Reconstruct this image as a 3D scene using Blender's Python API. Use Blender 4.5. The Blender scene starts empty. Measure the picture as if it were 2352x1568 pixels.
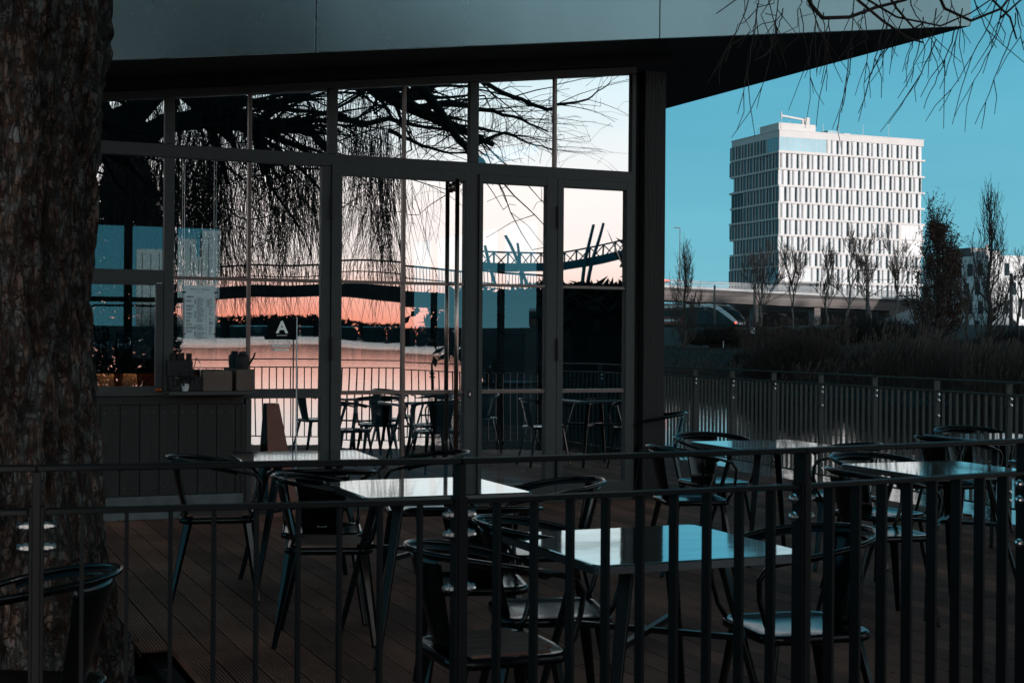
import bpy, math, random
from mathutils import Vector, Matrix, noise
R = math.radians
random.seed(7)
scene = bpy.context.scene
COL = scene.collection

# ------------------------------------------------------------------ camera
EYE = 1.42
cam_d = bpy.data.cameras.new('camera')
cam = bpy.data.objects.new('camera', cam_d); COL.objects.link(cam)
cam.location = (0, 0, EYE)
cam.rotation_euler = (Matrix.Rotation(R(90), 4, 'X') @ Matrix.Rotation(R(0.40), 4, 'Z')).to_euler()
cam_d.sensor_width = 36.0; cam_d.lens = 50.0
cam_d.clip_start = 0.05; cam_d.clip_end = 6000
cam_d.dof.use_dof = True; cam_d.dof.focus_distance = 12.0; cam_d.dof.aperture_fstop = 11
scene.camera = cam

# ------------------------------------------------------------------ world: dusk sky, glow low in the west
WEST = R(140)                                   # bearing of the glow, clockwise from +Y
world = bpy.data.worlds.new("World"); scene.world = world
world.use_nodes = True
nt = world.node_tree; nt.nodes.clear()
def N(tree, t, **kw):
    n = tree.nodes.new(t)
    for k, v in kw.items(): setattr(n, k, v)
    return n
def ramp(tree, fac, stops, interp='LINEAR'):
    n = N(tree, 'ShaderNodeValToRGB'); n.color_ramp.interpolation = interp
    el = n.color_ramp.elements
    while len(el) > 1: el.remove(el[-1])
    el[0].position = stops[0][0]; el[0].color = (*stops[0][1], 1)
    for p, c in stops[1:]:
        e = el.new(p); e.color = (*c, 1)
    tree.links.new(fac, n.inputs[0]); return n.outputs[0]
def math_(tree, op, a, b=None, clamp=False):
    n = N(tree, 'ShaderNodeMath', operation=op, use_clamp=clamp)
    for i, v in enumerate((a, b)):
        if v is None: continue
        if isinstance(v, (int, float)): n.inputs[i].default_value = v
        else: tree.links.new(v, n.inputs[i])
    return n.outputs[0]
tc = N(nt, 'ShaderNodeTexCoord')
sep = N(nt, 'ShaderNodeSeparateXYZ'); nt.links.new(tc.outputs['Generated'], sep.inputs[0])
elev = math_(nt, 'ARCSINE', sep.outputs['Z'])
e01 = math_(nt, 'DIVIDE', elev, math.pi / 2, True)          # 0 horizon, 1 zenith
e_s = math_(nt, 'POWER', e01, 0.5)                          # stretch the horizon: 1 deg .105, 5 deg .236, 10 deg .333
wx = math_(nt, 'MULTIPLY', sep.outputs['X'], math.sin(WEST))
wy = math_(nt, 'MULTIPLY', sep.outputs['Y'], math.cos(WEST))
hx = math_(nt, 'ADD', wx, wy)
wf = N(nt, 'ShaderNodeMapRange', interpolation_type='SMOOTHERSTEP')
nt.links.new(hx, wf.inputs[0]); wf.inputs[1].default_value = -0.25; wf.inputs[2].default_value = 0.8
west = ramp(nt, e_s, [(0, (0.85, .26, .17)), (.08, (.90, .30, .20)), (.125, (1.0, .48, .38)), (.16, (1.0, .75, .67)), (.195, (1.0, .91, .87)), (.25, (.99, .93, .91)), (.285, (.90, .94, .95)), (.33, (.72, .90, .96)), (.40, (.50, .76, .86)), (.47, (.24, .30, .32)), (.56, (.07, .085, .09)), (1, (.010, .022, .027))])
east = ramp(nt, e_s, [(0, (.15, .36, .425)), (.12, (.13, .335, .405)), (.22, (.098, .305, .385)), (.34, (.072, .275, .375)), (.42, (.04, .17, .24)), (.55, (.008, .045, .065)), (1, (.003, .020, .028))])
mixc = N(nt, 'ShaderNodeMix', data_type='RGBA')
nt.links.new(wf.outputs[0], mixc.inputs[0]); nt.links.new(east, mixc.inputs[6]); nt.links.new(west, mixc.inputs[7])
cm_ = N(nt, 'ShaderNodeMapping'); cm_.inputs['Scale'].default_value = (1.2, 1.2, 9); nt.links.new(tc.outputs['Generated'], cm_.inputs[0])
cn = N(nt, 'ShaderNodeTexNoise'); cn.inputs['Scale'].default_value = 2.2; cn.inputs['Detail'].default_value = 5; nt.links.new(cm_.outputs[0], cn.inputs[0])
cml = N(nt, 'ShaderNodeMix', data_type='RGBA', blend_type='MULTIPLY'); cml.inputs[0].default_value = 1
nt.links.new(mixc.outputs[2], cml.inputs[6]); nt.links.new(ramp(nt, cn.outputs[0], [(.3, (.93, .95, .96)), (.7, (1.09, 1.05, 1.03))]), cml.inputs[7])
bg = N(nt, 'ShaderNodeBackground'); bg.inputs[1].default_value = 1.62
nt.links.new(cml.outputs[2], bg.inputs[0])
wo = N(nt, 'ShaderNodeOutputWorld'); nt.links.new(bg.outputs[0], wo.inputs[0])

# ------------------------------------------------------------------ sun: half a degree above the horizon, behind the camera
SUN_AZ, SUN_EL = R(156), R(0.55)
sl = bpy.data.lights.new('sun', 'SUN'); sl.energy = 3.7; sl.angle = R(0.5); sl.color = (1.0, .90, .86)
sun = bpy.data.objects.new('sun', sl); COL.objects.link(sun)
sdir = Vector((math.sin(SUN_AZ) * math.cos(SUN_EL), math.cos(SUN_AZ) * math.cos(SUN_EL), math.sin(SUN_EL)))
sun.rotation_euler = sdir.to_track_quat('Z', 'Y').to_euler()

vs = scene.view_settings
vs.view_transform = 'Standard'; vs.look = 'None'; vs.exposure = 0.0; vs.gamma = 1.0; vs.use_curve_mapping = False
scene.cycles.max_bounces = 8; scene.cycles.transparent_max_bounces = 24
scene.cycles.glossy_bounces = 5; scene.cycles.diffuse_bounces = 2
scene.cycles.caustics_reflective = False; scene.cycles.caustics_refractive = False
scene.cycles.use_denoising = True

# ================================================================== helpers
FPX = 3267.0; ROLL = R(0.40); TH = R(23)
def ray(px, py):
    dx, dy = px - 1176, py - 784
    c, s = math.cos(ROLL), math.sin(ROLL)
    return Vector(((dx * c + dy * s) / FPX, 1.0, -(-dx * s + dy * c) / FPX))
def atd(px, py, dist):                           # a point seen at px,py of the photo, dist metres ahead
    r = ray(px, py); return Vector((r.x * dist, dist, EYE + r.z * dist))
def atz(px, py, z=0.0):
    r = ray(px, py); t = (z - EYE) / r.z; return Vector((r.x * t, t, z))
P0 = atz(255, 1195)
D = Vector((math.cos(TH), math.sin(TH), 0)); NN = Vector((math.sin(TH), -math.cos(TH), 0))
def L(s, y, z=0.0): return P0 + D * s - NN * y + Vector((0, 0, z))     # pavilion frame to world
def toL(p):
    q = Vector((p[0], p[1], 0)) - P0; return q.dot(D), -q.dot(NN)
def mir(p):                                      # mirror a point in the glass front
    k = (p - P0).dot(NN); return p - NN * (2 * k)
def vm(px, py, dist): return mir(atd(px, py, dist))

MATS = {}
def mat(name, col, rough=.6, metal=0.0, var=.0, scale=8.0, bump=0.0, col2=None, bscale=None, spec=.5, stretch=(1, 1, 1), detail=4, coat=0.0, emit=None, estr=0):
    if name in MATS: return MATS[name]
    m = bpy.data.materials.new(name); m.use_nodes = True; t = m.node_tree
    b = t.nodes['Principled BSDF']
    b.inputs['Base Color'].default_value = (*col, 1); b.inputs['Roughness'].default_value = rough
    b.inputs['Metallic'].default_value = metal; b.inputs['Specular IOR Level'].default_value = spec
    b.inputs['Coat Weight'].default_value = coat
    if emit: b.inputs['Emission Color'].default_value = (*emit, 1); b.inputs['Emission Strength'].default_value = estr
    if var or col2 or bump:
        c = N(t, 'ShaderNodeTexCoord'); mp = N(t, 'ShaderNodeMapping'); t.links.new(c.outputs['Object'], mp.inputs[0])
        mp.inputs['Scale'].default_value = stretch
        nz = N(t, 'ShaderNodeTexNoise'); nz.inputs['Scale'].default_value = scale; nz.inputs['Detail'].default_value = detail
        t.links.new(mp.outputs[0], nz.inputs[0])
        if var or col2:
            c2 = col2 or tuple(x * (1 + var) for x in col); c1 = col if col2 else tuple(x * (1 - var) for x in col)
            t.links.new(ramp(t, nz.outputs[0], [(.3, c1), (.7, c2)]), b.inputs['Base Color'])
            rr = N(t, 'ShaderNodeMapRange'); rr.inputs[3].default_value = rough * .85; rr.inputs[4].default_value = min(1, rough * 1.2)
            t.links.new(nz.outputs[0], rr.inputs[0]); t.links.new(rr.outputs[0], b.inputs['Roughness'])
        if bump:
            n2 = N(t, 'ShaderNodeTexNoise'); n2.inputs['Scale'].default_value = bscale or scale * 2; n2.inputs['Detail'].default_value = 5
            t.links.new(mp.outputs[0], n2.inputs[0])
            bp = N(t, 'ShaderNodeBump'); bp.inputs['Strength'].default_value = bump; bp.inputs['Distance'].default_value = .02
            t.links.new(n2.outputs[0], bp.inputs['Height']); t.links.new(bp.outputs[0], b.inputs['Normal'])
    MATS[name] = m; return m

class MB:
    def __init__(s): s.v = []; s.f = []; s.m = []; s.cur = 0
    def add(s, vs_, fs):
        o = len(s.v); s.v += [tuple(p) for p in vs_]; s.f += [tuple(i + o for i in f) for f in fs]; s.m += [s.cur] * len(fs); return s
    def hexa(s, p):
        return s.add(p, [(0, 3, 2, 1), (4, 5, 6, 7), (0, 1, 5, 4), (1, 2, 6, 5), (2, 3, 7, 6), (3, 0, 4, 7)])
    def box(s, x0, x1, y0, y1, z0, z1, M=None):
        p = [Vector(q) for q in ((x0, y0, z0), (x1, y0, z0), (x1, y1, z0), (x0, y1, z0), (x0, y0, z1), (x1, y0, z1), (x1, y1, z1), (x0, y1, z1))]
        if M: p = [M @ q for q in p]
        return s.hexa(p)
    def bar(s, a, b, w, h, up=Vector((0, 0, 1)), w2=None, h2=None):    # rectangular bar from a to b
        a = Vector(a); b = Vector(b); t = (b - a).normalized()
        u = t.cross(up)
        if u.length < 1e-4: u = t.cross(Vector((1, 0, 0)))
        u.normalize(); v = u.cross(t)
        w2 = w if w2 is None else w2; h2 = h if h2 is None else h2
        q = lambda c, W, H: [c - u * W / 2 - v * H / 2, c + u * W / 2 - v * H / 2, c + u * W / 2 + v * H / 2, c - u * W / 2 + v * H / 2]
        A = q(a, w, h); B = q(b, w2, h2)
        return s.add(A + B, [(0, 1, 2, 3), (7, 6, 5, 4), (0, 4, 5, 1), (1, 5, 6, 2), (2, 6, 7, 3), (3, 7, 4, 0)])
    def tube(s, pts, r, n=6, cap=True, closed=False):
        pts = [Vector(p) for p in pts]; k = len(pts)
        rs = r if isinstance(r, (list, tuple)) else [r] * k
        base = len(s.v); prev = None; T = []
        for i in range(k):
            if closed: t = pts[(i + 1) % k] - pts[i - 1]
            else: t = pts[min(i + 1, k - 1)] - pts[max(i - 1, 0)]
            if t.length < 1e-9: t = Vector((0, 0, 1))
            T.append(t.normalized())
        for i in range(k):
            t = T[i]
            if prev is None:
                u = t.cross(Vector((0, 0, 1)));
                if u.length < 1e-3: u = t.cross(Vector((1, 0, 0)))
            else: u = prev - t * prev.dot(t)
            if u.length < 1e-6: u = t.cross(Vector((.3, 1, .2)))
            u.normalize(); prev = u; w = t.cross(u)
            for j in range(n):
                a = 2 * math.pi * j / n
                s.v.append(tuple(pts[i] + (u * math.cos(a) + w * math.sin(a)) * rs[i]))
        m = k if closed else k - 1
        for i in range(m):
            i2 = (i + 1) % k
            for j in range(n):
                j2 = (j + 1) % n
                s.f.append((base + i * n + j, base + i * n + j2, base + i2 * n + j2, base + i2 * n + j)); s.m.append(s.cur)
        if cap and not closed:
            s.f.append(tuple(base + j for j in range(n))[::-1]); s.f.append(tuple(base + (k - 1) * n + j for j in range(n))); s.m += [s.cur] * 2
        return s
    def lathe(s, prof, n=16, c=(0, 0, 0)):       # prof: (r, z)
        base = len(s.v)
        for r, z in prof:
            for j in range(n):
                a = 2 * math.pi * j / n; s.v.append((c[0] + r * math.cos(a), c[1] + r * math.sin(a), c[2] + z))
        for i in range(len(prof) - 1):
            for j in range(n):
                j2 = (j + 1) % n
                s.f.append((base + i * n + j, base + i * n + j2, base + (i + 1) * n + j2, base + (i + 1) * n + j)); s.m.append(s.cur)
        s.f.append(tuple(base + j for j in range(n))[::-1]); s.f.append(tuple(base + (len(prof) - 1) * n + j for j in range(n))); s.m += [s.cur] * 2
        return s
    def build(s, name, m, parent=None, smooth=False, bevel=0, **tags):
        me = bpy.data.meshes.new(name); me.from_pydata(s.v, [], s.f)
        for mm in (m if isinstance(m, (list, tuple)) else [m]): me.materials.append(mm)
        if any(s.m): me.polygons.foreach_set('material_index', s.m)
        if smooth: me.polygons.foreach_set('use_smooth', [True] * len(me.polygons))
        me.update()
        o = bpy.data.objects.new(name, me); COL.objects.link(o)
        if parent: o.parent = parent
        if bevel:
            b = o.modifiers.new('b', 'BEVEL'); b.width = bevel; b.segments = 2; b.limit_method = 'ANGLE'
        for k, v in tags.items(): o[k] = v
        return o
def tag(o, label=None, cat=None, group=None, kind=None):
    if label: o['label'] = label
    if cat: o['category'] = cat
    if group: o['group'] = group
    if kind: o['kind'] = kind
    return o
def thing(name, label, cat, loc=(0, 0, 0), rz=0.0, group=None):
    o = bpy.data.objects.new(name, None); COL.objects.link(o); o.empty_display_size = .1
    o.location = loc; o.rotation_euler = (0, 0, rz); return tag(o, label, cat, group)
KIDS = {}
def copy_tree(o, loc=None, rz=None, label=None, parent=None):
    c = o.copy(); COL.objects.link(c)
    if parent: c.parent = parent
    if loc is not None: c.location = loc
    if rz is not None: c.rotation_euler = (0, 0, rz)
    if label: c['label'] = label
    for ch in [x for x in KIDS.get(o.name, [])]: copy_tree(ch, parent=c)
    return c
def kids(o, *ch): KIDS.setdefault(o.name, []).extend(ch)
def letters(mb, text, size, M, align='LEFT', ext=.0008, bold=0.0):
    cu = bpy.data.curves.new('t', 'FONT'); cu.body = text; cu.size = size; cu.align_x = align; cu.extrude = ext; cu.offset = bold
    ob = bpy.data.objects.new('t', cu); COL.objects.link(ob)
    dg = bpy.context.evaluated_depsgraph_get(); me = bpy.data.meshes.new_from_object(ob.evaluated_get(dg))
    mb.add([M @ v.co for v in me.vertices], [tuple(p.vertices) for p in me.polygons])
    bpy.data.objects.remove(ob); bpy.data.curves.remove(cu); bpy.data.meshes.remove(me)

# ------------------------------------------------------------------ materials
m_frame = mat('frame_metal', (.064, .068, .068), .55, .2, var=.12, scale=14, bump=.02)
m_bead = mat('glazing_bar_metal', (.16, .13, .12), .35, .7, var=.1, scale=20)
m_wood = mat('dark_stained_wood', (.020, .018, .017), .6, 0, var=.4, scale=5, stretch=(6, 6, .35), bump=.35, bscale=9)
m_header = mat('black_timber', (.012, .013, .014), .7, 0, var=.4, scale=4, stretch=(.4, 6, 6), bump=.2)
m_conc = mat('plinth_concrete', (.13, .15, .155), .8, 0, var=.25, scale=9, bump=.2, bscale=60)
m_fascia = mat('brushed_roof_metal', (.21, .285, .305), .27, .85, var=.16, scale=1.1, detail=9, stretch=(1, 1, .45), bump=.03, bscale=.8)
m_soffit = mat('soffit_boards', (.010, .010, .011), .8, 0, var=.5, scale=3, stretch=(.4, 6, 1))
m_steel = mat('stainless_steel', (.55, .55, .55), .22, 1.0, var=.08, scale=30)
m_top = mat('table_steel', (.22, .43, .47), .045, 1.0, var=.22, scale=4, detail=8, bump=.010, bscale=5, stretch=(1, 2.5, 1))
m_edge = mat('table_edge', (.16, .16, .165), .35, .9)
m_chair = mat('black_lacquered_steel', (.003, .004, .005), .18, .0, spec=.28, coat=.08, var=.2, scale=12)
m_leg = mat('table_leg_steel', (.004, .005, .006), .3, .0, spec=.25)
m_slat = mat('seat_slat_wood', (.20, .105, .08), .5, 0, var=.25, scale=6, stretch=(1, 8, 1), bump=.1)
m_rail = mat('railing_paint', (.010, .0105, .011), .5, .0, var=.15, scale=30, bump=.02, spec=.16)
m_rail_lit = mat('railing_paint_lit', (.10, .105, .098), .6, .0, var=.15, scale=30, bump=.02, spec=.2)  # lighter copy of the railing paint, stronger light put into the colour
m_bolt = mat('bolt_steel', (.8, .8, .8), .2, 1.0)
m_black = mat('matt_black', (.008, .009, .010), .6)
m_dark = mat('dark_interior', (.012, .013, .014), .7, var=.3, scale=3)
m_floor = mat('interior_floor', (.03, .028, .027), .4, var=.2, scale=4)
m_white = mat('white_paint', (.72, .73, .74), .5, var=.04, scale=.4)
m_redlamp = mat('red_tail_lamp', (.5, .02, .01), .3, emit=(1, .06, .03), estr=8)
m_twig = mat('willow_twig', (.035, .026, .022), .8)
m_limb = mat('willow_limb', (.022, .018, .016), .9, var=.3, scale=5, bump=.4)

def glass_mat(name, fac, tint, wob=0.0018):
    m = bpy.data.materials.new(name); m.use_nodes = True; t = m.node_tree; t.nodes.clear()
    o = N(t, 'ShaderNodeOutputMaterial'); mx = N(t, 'ShaderNodeMixShader'); tr = N(t, 'ShaderNodeBsdfTransparent'); gl = N(t, 'ShaderNodeBsdfGlossy')
    tr.inputs[0].default_value = (*tint, 1); gl.inputs[0].default_value = (1, 1, 1, 1); gl.inputs[1].default_value = 0.0
    fr = N(t, 'ShaderNodeFresnel'); fr.inputs[0].default_value = 1.5
    f2 = math_(t, 'ADD', math_(t, 'MULTIPLY', fr.outputs[0], 1.0), fac, True)
    t.links.new(f2, mx.inputs[0]); t.links.new(tr.outputs[0], mx.inputs[1]); t.links.new(gl.outputs[0], mx.inputs[2]); t.links.new(mx.outputs[0], o.inputs[0])
    c = N(t, 'ShaderNodeTexCoord'); nz = N(t, 'ShaderNodeTexNoise'); nz.inputs['Scale'].default_value = 1.3; nz.inputs['Detail'].default_value = 0
    t.links.new(c.outputs['Object'], nz.inputs[0]); bp = N(t, 'ShaderNodeBump'); bp.inputs['Strength'].default_value = 1; bp.inputs['Distance'].default_value = wob
    t.links.new(nz.outputs[0], bp.inputs['Height']); t.links.new(bp.outputs[0], gl.inputs['Normal'])
    return m
m_glass = glass_mat('coated_window_glass', .58, (.42, .52, .55))
m_clear = glass_mat('rear_window_glass', .02, (.80, .90, .92), 0)
m_inner = bpy.data.materials.new('glass_inner_face'); m_inner.use_nodes = True
_t = m_inner.node_tree; _t.nodes.clear(); _o = N(_t, 'ShaderNodeOutputMaterial'); _r = N(_t, 'ShaderNodeBsdfTransparent'); _r.inputs[0].default_value = (.96, .97, .97, 1); _t.links.new(_r.outputs[0], _o.inputs[0])

# ================================================================== terrain and water
def smooth(a, b, x):
    t = max(0, min(1, (x - a) / (b - a))); return t * t * (3 - 2 * t)
def shore(x):
    pts = [(-400, 96), (-30, 90), (0, 80), (8, 73), (16, 50), (24, 44), (40, 38), (80, 34), (400, 30)]
    for (a, ya), (b, yb) in zip(pts, pts[1:]):
        if a <= x <= b: return ya + (yb - ya) * (x - a) / (b - a)
    return pts[0][1] if x < pts[0][0] else pts[-1][1]
def ground_z(x, y):
    z = -1.7
    if y > 8: xe = max(3.0 - .31 * (y - 8), .09 * y - .6)
    elif y > 3.4: xe = .8 + (y - 3.4) * .48
    else: xe = .8 + .5 * (3.4 - y)
    z = max(z, -.28 - 1.42 * smooth(xe - 1.2, xe + .4, x))
    t = y - shore(x)
    if t > -6:
        h = -1.6 + 1.0 * smooth(-5, 1, t)
        h += .65 * smooth(0, 9, t)
        left = 1.0 * smooth(4, 16, t) - .35 * smooth(20, 28, t) + 3.0 * smooth(95, 160, t)
        right = 1.2 * smooth(6, 24, t) + 2.2 * smooth(40, 110, t)
        k = smooth(18, 34, x); h += left * (1 - k) + right * k
        h += .12 * noise.noise(Vector((x * .15, y * .15, 0))) * smooth(0, 8, t)
        z = max(z, h)
    d = math.hypot(x, y)
    if y < 20 and d > 610: z = max(z, -1.7 + 3.2 * smooth(612, 660, d))
    if x < -60 and y > -30: z = max(z, -1.7 + 2.5 * smooth(-60, -90, x) * smooth(-30, 0, y))
    return z
def axis(lo, hi, n, c):
    f = lambda u: c + math.sinh(u) * 6
    a = math.asinh((lo - c) / 6); b = math.asinh((hi - c) / 6)
    return [f(a + (b - a) * i / n) for i in range(n + 1)]
XS = axis(-900, 900, 150, 2); YS = axis(-900, 1500, 190, 8) ; YS = sorted(set(YS + [40 + 2.2 * i for i in range(40)])); XS = sorted(set(XS + [4 + 2.0 * i for i in range(25)]))
g = MB()
for y in YS:
    for x in XS: g.v.append((x, y, ground_z(x, y)))
nx = len(XS)
for j in range(len(YS) - 1):
    for i in range(nx - 1):
        a = j * nx + i; g.f.append((a, a + 1, a + nx + 1, a + nx)); g.m.append(0)
m_ground = mat('winter_grass', (.008, .034, .038), .95, 0, scale=.12, col2=(.022, .030, .028), bump=.8, bscale=9, detail=10)
tag(g.build('ground', m_ground, smooth=True), kind='structure')
pa = MB(); PX = [2 + 1.2 * i for i in range(24)]
for x in PX:
    for k in (2.2, 4.0): y = shore(x) + k; pa.v.append((x, y, ground_z(x, y) + .05))
for i in range(len(PX) - 1): pa.f.append((2 * i, 2 * i + 2, 2 * i + 3, 2 * i + 1)); pa.m.append(0)
tag(pa.build('path', mat('gravel_path', (.05, .065, .07), .9, var=.2, scale=3), smooth=True), kind='structure')
mw = bpy.data.materials.new('pond_water'); mw.use_nodes = True; t = mw.node_tree; b = t.nodes['Principled BSDF']
b.inputs['Base Color'].default_value = (.006, .012, .014, 1); b.inputs['Roughness'].default_value = .04; b.inputs['IOR'].default_value = 1.55
b.inputs['Specular IOR Level'].default_value = .9
c = N(t, 'ShaderNodeTexCoord'); nz = N(t, 'ShaderNodeTexNoise'); nz.inputs['Scale'].default_value = 1.6; nz.inputs['Detail'].default_value = 3
n3 = N(t, 'ShaderNodeTexNoise'); n3.inputs['Scale'].default_value = 9; n3.inputs['Detail'].default_value = 2
t.links.new(c.outputs['Object'], nz.inputs[0]); t.links.new(c.outputs['Object'], n3.inputs[0])
sm = math_(t, 'ADD', nz.outputs[0], math_(t, 'MULTIPLY', n3.outputs[0], .22))
bp = N(t, 'ShaderNodeBump'); bp.inputs['Strength'].default_value = .5; bp.inputs['Distance'].default_value = 1.0
ln_ = N(t, 'ShaderNodeVectorMath', operation='LENGTH'); t.links.new(c.outputs['Object'], ln_.inputs[0])
nb_ = N(t, 'ShaderNodeTexNoise'); nb_.inputs['Scale'].default_value = .022; nb_.inputs['Detail'].default_value = 7; nb_.inputs['Roughness'].default_value = .65; t.links.new(c.outputs['Object'], nb_.inputs[0])
wp = N(t, 'ShaderNodeMapRange', interpolation_type='SMOOTHSTEP'); t.links.new(math_(t, 'ADD', ln_.outputs['Value'], math_(t, 'MULTIPLY', nb_.outputs[0], 190)), wp.inputs[0])
wp.inputs[1].default_value = 285; wp.inputs[2].default_value = 400; wp.inputs[3].default_value = .009; wp.inputs[4].default_value = .20
t.links.new(math_(t, 'MULTIPLY', sm, wp.outputs[0]), bp.inputs['Height']); t.links.new(bp.outputs[0], b.inputs['Normal'])
w = MB(); w.add([(-900, -900, -.72), (900, -900, -.72), (900, 130, -.72), (-900, 130, -.72)], [(0, 1, 2, 3)])
tag(w.build('water', mw), kind='structure')

# ================================================================== deck
W_ = lambda x, y: toL((x, y))
RAILPTS = [Vector(p) for p in ((-3.05, 2.72, 0), (-1.10, 3.30, 0), (-.13, 3.58, 0), (.82, 4.01, 0), (1.62, 4.48, 0))]
CORNER = [Vector((1.62, 4.48, 0)), Vector((2.45, 5.10, 0)), Vector((3.25, 5.95, 0)), Vector((4.05, 7.1, 0)), Vector((4.86, 8.55, 0))]
FAR0, FAR1 = Vector((4.90, 8.62, 0)), Vector((1.30, 19.9, 0))
poly = [W_(p.x, p.y) for p in ([Vector((-9, .9, 0))] + RAILPTS + CORNER[1:] + [FAR1, Vector((0.2, 24, 0)), Vector((-12, 20, 0)), Vector((-14, 8, 0))])]
def spans(s):
    ys = []
    for (a, ya), (b, yb) in zip(poly, poly[1:] + poly[:1]):
        if (a <= s < b) or (b <= s < a): ys.append(ya + (yb - ya) * (s - a) / (b - a))
    ys.sort(); return [(ys[i], ys[i + 1]) for i in range(0, len(ys) - 1, 2)]
HX0, HX1, HY0, HY1 = -2.3, -.39, -6.3, -4.86
TRS, TRY = toL((-2.31, 6.05))
dk = MB(); BW = .145; s0 = min(p[0] for p in poly) + .01; s1 = max(p[0] for p in poly) - .01
nb = int((s1 - s0) / BW)
for k in range(nb):
    a = s0 + k * BW; prof = [(a + .003, -.03)]
    ng = 9
    for q in range(ng):
        u = a + .006 + (BW - .012) * q / ng; wv = (BW - .012) / ng
        prof += [(u + wv * .12, 0), (u + wv * .62, 0), (u + wv * .70, -.008), (u + wv * 1.04, -.008)]
    prof += [(a + BW - .003, -.03), (a + BW + .0028, -.03)]
    mid = a + BW / 2
    for (y0, y1) in spans(mid):
        segs = [(y0, y1)]
        def cut(segs, c0, c1):
            out = []
            for p, q in segs:
                if c1 <= p or c0 >= q: out.append((p, q)); continue
                if c0 > p: out.append((p, c0))
                if c1 < q: out.append((c1, q))
            return out
        if HX0 < mid < HX1: segs = cut(segs, HY0, HY1)
        dd = .74 ** 2 - (mid - TRS) ** 2
        if dd > 0: segs = cut(segs, TRY - math.sqrt(dd), TRY + math.sqrt(dd))
        if -1.5 < mid < 4.9: segs = cut(segs, .08, 6.4)
        for p, q in segs:
            cuts = [p]; yy = p + random.Random(k * 7 + 1).uniform(.8, 3.6)
            while yy < q: cuts += [yy]; yy += 3.9
            cuts.append(q)
            for c0, c1 in zip(cuts, cuts[1:]):
                if c1 - c0 < .05: continue
                o = len(dk.v)
                for (u, z) in prof: dk.v.append((u, c0 + .003, z)); dk.v.append((u, c1 - .003, z))
                for i in range(len(prof) - 1):
                    dk.f.append((o + 2 * i, o + 2 * i + 2, o + 2 * i + 3, o + 2 * i + 1)); dk.m.append(0)
md = bpy.data.materials.new('ribbed_deck_boards'); md.use_nodes = True; t = md.node_tree; b = t.nodes['Principled BSDF']
c = N(t, 'ShaderNodeTexCoord'); sp = N(t, 'ShaderNodeSeparateXYZ'); t.links.new(c.outputs['Object'], sp.inputs[0])
bi = math_(t, 'FLOOR', math_(t, 'DIVIDE', math_(t, 'SUBTRACT', sp.outputs['X'], s0), BW))
wn = N(t, 'ShaderNodeTexWhiteNoise', noise_dimensions='1D'); t.links.new(bi, wn.inputs['W'])
tone = ramp(t, wn.outputs[0], [(0, (.30, .155, .120)), (.5, (.42, .21, .16)), (1, (.58, .28, .20))])
nz = N(t, 'ShaderNodeTexNoise'); nz.inputs['Scale'].default_value = 1.4; nz.inputs['Detail'].default_value = 8; t.links.new(c.outputs['Object'], nz.inputs[0])
mm = N(t, 'ShaderNodeMix', data_type='RGBA', blend_type='MULTIPLY'); mm.inputs[0].default_value = 1
t.links.new(tone, mm.inputs[6]); t.links.new(ramp(t, nz.outputs[0], [(.3, (.5, .5, .52)), (.65, (1.15, 1.1, 1.08))]), mm.inputs[7])
t.links.new(mm.outputs[2], b.inputs['Base Color']); b.inputs['Roughness'].default_value = .62; b.inputs['Specular IOR Level'].default_value = .35
deck = dk.build('deck', md); deck.location = P0; deck.rotation_euler = (0, 0, TH); tag(deck, kind='structure')
# joists and skirt below the boards
jb = MB()
pw = [Vector((-9, .9, 0))] + RAILPTS + CORNER[1:] + [FAR1]
for a, b_ in zip(pw, pw[1:]): jb.bar(a + Vector((0, 0, -.16)), b_ + Vector((0, 0, -.16)), .05, .24)
for i in range(26):
    s = -7 + .6 * i
    for (y0, y1) in spans(s):
        if -1.6 < s < 4.9 and y1 > 0:
            y1 = min(y1, .05)
        if y1 - y0 > .3: jb.bar(L(s, y0 + .1, -.11), L(s, y1 - .1, -.11), .08, .12)
for p in RAILPTS + CORNER[1:] + [FAR0 + (FAR1 - FAR0) * f for f in (.2, .4, .6, .8)]:
    q = p + Vector((-.25, .2, 0)); jb.box(q.x - .08, q.x + .08, q.y - .08, q.y + .08, -1.7, -.05)
tag(jb.build('deck_substructure', m_header), kind='structure')
tag(MB().box(-2.28, -.41, -6.28, -4.88, -.16, -.1).build('gravel_bed', mat('dark_gravel', (.020, .030, .032), .9, var=.7, scale=60, bump=1, bscale=60)), kind='structure').matrix_world = Matrix.Translation(P0) @ Matrix.Rotation(TH, 4, 'Z')

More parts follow.
